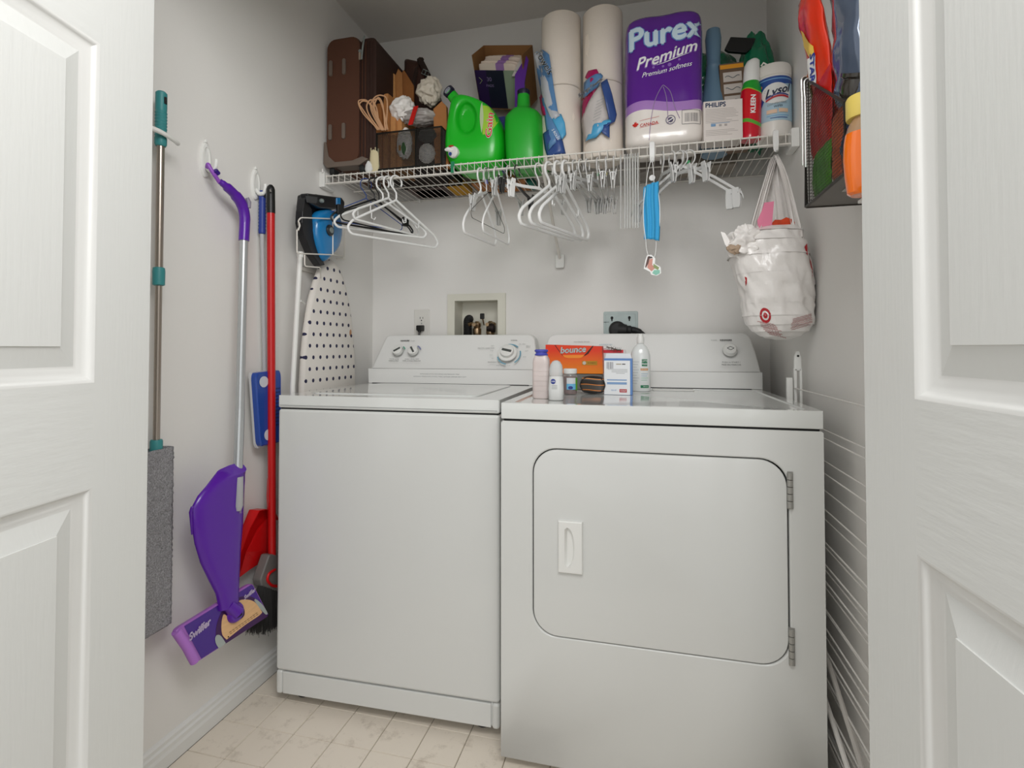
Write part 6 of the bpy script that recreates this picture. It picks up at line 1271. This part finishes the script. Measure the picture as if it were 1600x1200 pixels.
MB().tube([P(469, 470, X=-1.095), P(476, 475, X=-1.13)], .004, 8).build('leg_brace', PLAS, IB, world=True)

# ---------------------------------------------------------------- things on top of the dryer
TZ = .9105
# square translucent bottle, blue cap
q = P(846, 622, Z=TZ); a = thing('pink_bottle', 'translucent pinkish square bottle with a ribbed blue cap, leftmost on the dryer', 'bottle', (q.x, q.y, TZ))
PKB = mat('pinkish_plastic', '#e4d8d4', .28, trans=.25, var=.12, bscale=30, bump=.2)
b = MB(); b.loft([sring(0, 0, z, r_, r_*.8, 4, 32) for z, r_ in ((0, .022), (.003, .0245), (.085, .0245), (.093, .0235), (.098, .0245), (.112, .023), (.120, .0185), (.124, .0165))]); b.build('bottle_body', PKB, a, smooth=50)
for k in range(5): b = MB(); b.tube([(math.copysign(abs(math.cos(t))**.5, math.cos(t))*.0246, math.copysign(abs(math.sin(t))**.5, math.sin(t))*.0198, .022+k*.014) for t in [2*PI*j/32 for j in range(32)]], .0005, 4, closed=True); b.build('moulded_ring', PKB, a)
VCP = mat('violet_blue_cap', '#4a50ae', .35); MB().lathe([(.015, .122), (.019, .123), (.0195, .126), (.0165, .128), (.0165, .132), (.0195, .134), (.0195, .138), (.017, .140), (.0005, .140)], 30).build('cap', VCP, a)
# roll-on deodorant
q = P(869, 625, Z=TZ); a = thing('roll_on_deodorant', 'white roll-on deodorant with a domed clear cap in front of the orange box', 'deodorant', (q.x, q.y, TZ))
fr = mat('frosted_white', '#dfe0de', .25, trans=.15); b = MB(); b.loft([sring(0, 0, z, r_, r_*.75, 2.4, 30) for z, r_ in ((0, .018), (.002, .0205), (.03, .0215), (.060, .0195), (.066, .0185))]); dbd = b.build('bottle_body', fr, a, smooth=50)
b = MB(); b.loft([sring(0, 0, z, r_, r_*.78, 2.2, 30) for z, r_ in ((.066, .0175), (.068, .0188), (.085, .0188), (.097, .0165), (.106, .011), (.110, .004))]); b.build('cap', mat('milky_cap', '#dcdedd', .2, trans=.3, ior=1.2), a, smooth=60)
bpy.context.view_layer.update(); fn = drape(dbd, .0006)
b = MB(); b.sheet(lambda u, v: fn(-.006+.0072*math.cos(2*PI*u)*v, .052+.0072*math.sin(2*PI*u)*v), 22, 2); b.build('label_disc', mat('navy_disc', '#2b3a86', .4), a)
lettering('CARE', .0050, lambda x, y: fn(-.006+x, .052+y, .0006), WHITE, a)
for z in (.040, .036, .032): rect_print(fn, -.010, .006, z, z+.0012, GREYP, a, 'fine_print', 4, 1)
# pill jar
q = P(891, 616, Z=TZ); a = thing('candy_jar', 'small clear jar with white lid and dark brown contents beside the deodorant', 'jar', (q.x, q.y, TZ))
b = MB(); b.lathe([(.018, 0), (.0215, .002), (.022, .006), (.022, .056), (.0195, .062), (.0175, .066)], 28); jb = b.build('jar_body', mat('clear_jar', '#d8d6d4', .08, alpha=.22, coat=1), a)
b = MB(); b.lathe([(.017, .0015), (.0205, .003), (.0208, .052), (.019, .055), (.0005, .055)], 24); b.noise(.0008, 200, 2); b.build('contents', mat('brown_beans', '#5a302c', .5, bump=.8, bscale=160, var=.9), a)
MB().lathe([(.0175, .064), (.0205, .065), (.021, .067), (.021, .078), (.0195, .080), (.0005, .080)], 28).build('lid', PLAS, a)
fn = cyl(0, .022, 0)
rect_print(fn, -.008, .024, .016, .052, mat('jar_label_white', '#d7dadd', .4), a, 'label', 12, 1); rect_print(lambda x, y: fn(x, y, .0005), -.008, .020, .016, .034, mat('jar_label_sky', '#6db6dc', .4), a, 'label', 12, 1)
rect_print(lambda x, y: fn(x, y, .0006), .020, .030, .014, .052, mat('jar_label_green', '#5fa336', .4), a, 'label', 6, 1); b = MB(); b.sheet(lambda u, v: fn(.004+.007*math.cos(2*PI*u)*v, .022+.005*math.sin(2*PI*u)*v, .0009), 18, 2); b.build('label_disc', mat('navy_disc', '#2b3a86', .4), a)
# patterned oval case
q = P(925, 616, Z=TZ); a = thing('striped_pouch', 'dark oval zip pouch with orange stripes lying behind the small jar', 'pouch', (q.x+.002, q.y+.012, TZ))
ST = ramp_mat('pouch_stripes', 2, [(0, '#28231f'), (.012, '#d07e3d'), (.0145, '#4a4540'), (.029, '#d07e3d'), (.0315, '#2f2b28'), (.044, '#5a544e'), (.047, '#d98a45'), (.0495, '#25211e')], .4, wob=.0015, wscale=70)
b = MB(); b.loft([[(x*k, y, z) for (x, y, z) in [((.040*math.copysign(abs(math.cos(t))**.6, math.cos(t))), yy, .029+.028*kk*math.copysign(abs(math.sin(t))**.75, math.sin(t))) for t in [2*PI*j/36 for j in range(36)]]] for yy, k, kk in ((-.020, .82, .80), (-.014, .96, .95), (0, 1, 1), (.014, .96, .95), (.020, .8, .8))]); b.build('pouch_body', ST, a, smooth=50)
MB().tube([(.0385*math.cos(t), -.0185, .029+.0265*math.sin(t)) for t in [2*PI*j/40 for j in range(40)]], .0016, 6, closed=True).build('zipper', BLACK, a)
# orange dryer sheet box standing behind
q0, q1 = P(850, 612, Z=TZ), P(940, 612, Z=TZ)
DSB = thing('dryer_sheet_box', 'orange and red dryer sheet box resting tilted against the dryer console', 'box', (P(896, 590, Y=1.80).x, 1.80, TZ+.056), rz=-.02, rx=.02)
ORM = mat('orange_carton', '#f26b12', .45); nt = ORM.node_tree; tc = nt.nodes.new('ShaderNodeTexCoord'); sp = nt.nodes.new('ShaderNodeSeparateXYZ'); nt.links.new(tc.outputs['Object'], sp.inputs[0])
mr = nt.nodes.new('ShaderNodeMapRange'); mr.inputs['From Min'].default_value = .01; mr.inputs['From Max'].default_value = .08; nt.links.new(sp.outputs[2], mr.inputs[0]); cr = nt.nodes.new('ShaderNodeValToRGB'); cr.color_ramp.elements[0].color = lin('#f08418'); cr.color_ramp.elements[1].color = lin('#e2350f'); nt.links.new(mr.outputs[0], cr.inputs[0]); nt.links.new(cr.outputs[0], nt.nodes['Principled BSDF'].inputs['Base Color'])
w = .097
b = MB(); b.loft([[(x, y, z) for x, z in ((-w, .0), (w+.004, .0), (w+.001, .094), (-w-.001, .100))] for y in (0, .055)]); b.build('carton', ORM, DSB, smooth=0, bevel=.001)
ff = flat(((0, 0, -.056), (1, 0, 0), (0, 0, 1)))
MG = mat('orange_flap', '#f5902a', .45); BKM = mat('brown_black_ink', '#3a1410', .5)
poly_print(ff, [(-.060, .154), (-.035, .118), (-.030, .112), (-.018, .109), (.020, .109), (.030, .112), (.036, .118), (.066, .152)], mat('red_orange_flap', '#e63f10', .45), DSB)
poly_print(lambda x, y: ff(x, y, .0004), [(-.037, .120), (-.030, .1125), (-.018, .1095), (.020, .1095), (.030, .1125), (.040, .121)], MG, DSB)
poly_print(lambda x, y: ff(x, y, .0006), [(-.066, .155), (-.063, .155), (-.036, .117), (-.039, .119)], BKM, DSB); poly_print(lambda x, y: ff(x, y, .0006), [(.070, .152), (.066, .152), (.044, .126), (.034, .116), (.042, .119), (.052, .125)], BKM, DSB)
lettering('bounce', .030, lambda x, y: ff(.0+x, .138+y+x*.06, .0010), BKM, DSB, bold=.0016, shear=.15); lettering('bounce', .030, lambda x, y: ff(.0+x, .138+y+x*.06, .0014), WHITE, DSB, bold=.0008, shear=.15)
rect_print(lambda x, y: ff(x, y, .0006), .030, .082, .086, .100, mat('olive_orange', '#b9881c', .5), DSB); b = MB(); b.sheet(lambda u, v: ff(.038+.006*v*math.cos(2*PI*u), .093+.006*v*math.sin(2*PI*u), .001), 18, 1); b.build('badge', mat('pale_badge', '#c9c0b5', .5), DSB)
lettering('34 SHEETS', .0062, lambda x, y: ff(.063+x, .093+y, .0010), BKM, DSB)
q = P(925, 590, Y=1.80); b = MB(); b.box(-.068+q.x-.02, q.x+.035, 1.80, 1.85, TZ, TZ+.055); b.build('grey_case', mat('grey_case', '#6b6d69', .6), bevel=.004, label='low grey case under the orange dryer sheet box', cat='case')
# blue and white medicine box
q = P(966, 617, Z=TZ); a = thing('medicine_box', 'white medicine box with blue edges and a barcode, in front of the white bottle', 'box', (q.x, q.y, TZ), rz=-.04)
BLX = mat('blue_box_edge', '#5b82ba', .45); WBX = mat('box_white', '#e2e4e6', .35, coat=.3)
b = MB(); b.box(-.043, .043, 0, .022, 0, .112); b.build('carton', BLX, a, bevel=.0008, smooth=0); ff = flat(((0, 0, 0), (1, 0, 0), (0, 0, 1)))
rect_print(ff, -.0425, .036, .0005, .1055, WBX, a); 
b = MB(); b.loft([[(x, -.004+.022, z) for x, z in ((-.042, .112), (.040, .112), (.036, .127), (-.038, .127))], [(x, .022, z) for x, z in ((-.042, .112), (.040, .112), (.036, .127), (-.038, .127))]]); b.build('top_flap', WBX, a, smooth=0)
rnd = random.Random(9)
for k in range(6): x = -.034+k*.0034; rect_print(lambda x_, y_: ff(x_, y_, .0006), x, x+.0008+.0012*rnd.random(), .080, .101, BC, a, 'barcode_bar')
for x0, x1, z, h_, m_ in ((-.006, .010, .093, .003, 'tan'), (.012, .022, .093, .003, 'dk'), (-.032, .028, .078, .001, 'g'), (-.020, .028, .074, .001, 'g'), (-.020, .028, .070, .001, 'g'), (-.006, .020, .066, .001, 'g'), (-.034, .026, .044, .0035, 'b'), (-.034, .026, .032, .0070, 'b')):
    rect_print(lambda x_, y_: ff(x_, y_, .0004), x0, x1, z, z+h_, {'g': GREYP, 'b': mat('box_blue_bar', '#7f9fc6', .5), 'tan': mat('box_tan', '#a49c82', .5), 'dk': DPRINT}[m_], a, 'fine_print')
rect_print(lambda x_, y_: ff(x_, y_, .0004), .004, .026, .008, .018, mat('box_red', '#b3262e', .45), a); lettering('COLD', .0065, lambda x, y: ff(.015+x, .013+y, .0008), WHITE, a, bold=.0002); lettering('RELIEF', .0060, lambda x, y: ff(-.013+x, .014+y, .0006), mat('box_blue_bar', '#7f9fc6', .5), a)
# red patterned packet with tinsel
q = P(955, 610, Z=TZ); a = thing('red_packet', 'red and white patterned packet behind the medicine box', 'packet', (q.x-.002, q.y+.075, TZ), rx=-.05)
b = MB(); b.loft([[(x, y, z) for x, z in ((-.048, 0), (.048, 0), (.049, .138), (.0, .141), (-.052, .146))] for y in (0, .014)]); b.build('packet_body', mat('white_packet', '#ddd6d6', .4), a, smooth=0, bevel=.002)
ff = flat(((0, 0, 0), (1, 0, 0), (0, 0, 1))); rect_print(ff, -.030, .040, .127, .138, mat('packet_red', '#d8152c', .35), a)
for k in range(8): lettering('XO', .007, lambda x, y, k=k: ff(-.045+(k % 3)*.009+x, .142-(k//3)*.008+y, .0006), mat('packet_red', '#d8152c', .35), a)
t = thing('tinsel_twig', 'small brown tinsel twig lying across the red packet top', 'twig', (q.x+.010, q.y+.068, TZ+.140)); rnd = random.Random(6)
b = MB(); b.tube(smooth_path([(-.030, 0, .008), (-.012, 0, .004), (.005, 0, -.002), (.022, 0, -.004)]), .0014, 6); t1 = b.build('stem', mat('twig_brown', '#5b4a40', .8), t); b = MB()
for k in range(60): u = rnd.random(); c0 = Vector((-.026+.045*u, 0, .007-.010*u)); dv = Vector((rnd.gauss(0, 1), rnd.gauss(0, .4)-.2, rnd.gauss(.1, 1))).normalized()*(.006+.010*rnd.random()*(1-abs(u-.55))); b.tube([c0, c0+dv], [.0006, .0003], 3)
b.build('tinsel_needles', mat('twig_brown', '#5b4a40', .8), t, kind='stuff', smooth=0)
# contact lens solution bottle
q = P(1001, 611, Z=TZ); a = thing('solution_bottle', 'tall white flip-cap bottle with green label squares, rightmost on the dryer', 'bottle', (q.x, q.y, TZ))
WB_ = mat('glossy_white_bottle', '#e2e5e3', .2, coat=.5); b = MB(); b.loft([sring(0, 0, z, r_, r_*.72, 2.3, 36) for z, r_ in ((0, .030), (.003, .0325), (.09, .0325), (.118, .032), (.135, .0285), (.148, .021), (.156, .0125), (.160, .0105), (.163, .0105))]); sb = b.build('bottle_body', WB_, a, smooth=60)
MB().lathe([(.0118, .160), (.0122, .163), (.0122, .178), (.0095, .182), (.009, .190), (.0075, .192), (.0005, .192)], 26).build('cap', PLAS, a)
bpy.context.view_layer.update(); fn = drape(sb, .0006); GL = mat('label_teal_green', '#157a50', .4)
rect_print(fn, .004, .022, .084, .107, GL, a, 'label_square', 6, 2); lettering('OPTI', .0085, lambda x, y: fn(.013+x, .101+y, .0016), WHITE, a, bold=.0002); lettering('FREE', .0085, lambda x, y: fn(.013+x, .091+y, .0016), WHITE, a, bold=.0002)
rect_print(fn, .000, .024, .070, .077, mat('label_orange2', '#cf9354', .4), a, 'label_bar', 6, 1); lettering('REPLENISH', .0042, lambda x, y: fn(.012+x, .0735+y, .0008), WHITE, a)
rect_print(fn, .0, .026, .012, .021, GL, a, 'label_bar', 6, 1); lettering('300 mL', .005, lambda x, y: fn(.016+x, .0165+y, .0008), WHITE, a)
for k in range(9): rect_print(fn, -.025, -.004-.004*(k % 3), .098-k*.009, .0992-k*.009, mat('faint_print', '#a9b0b4', .5), a, 'fine_print', 5, 1)
for k in range(4): rect_print(fn, .002, .024-.003*(k % 2), .058-k*.007, .0595-k*.007, mat('faint_blue', '#8fb0c8', .5) if k < 2 else mat('faint_green', '#8cc3a6', .5), a, 'fine_print', 5, 1)
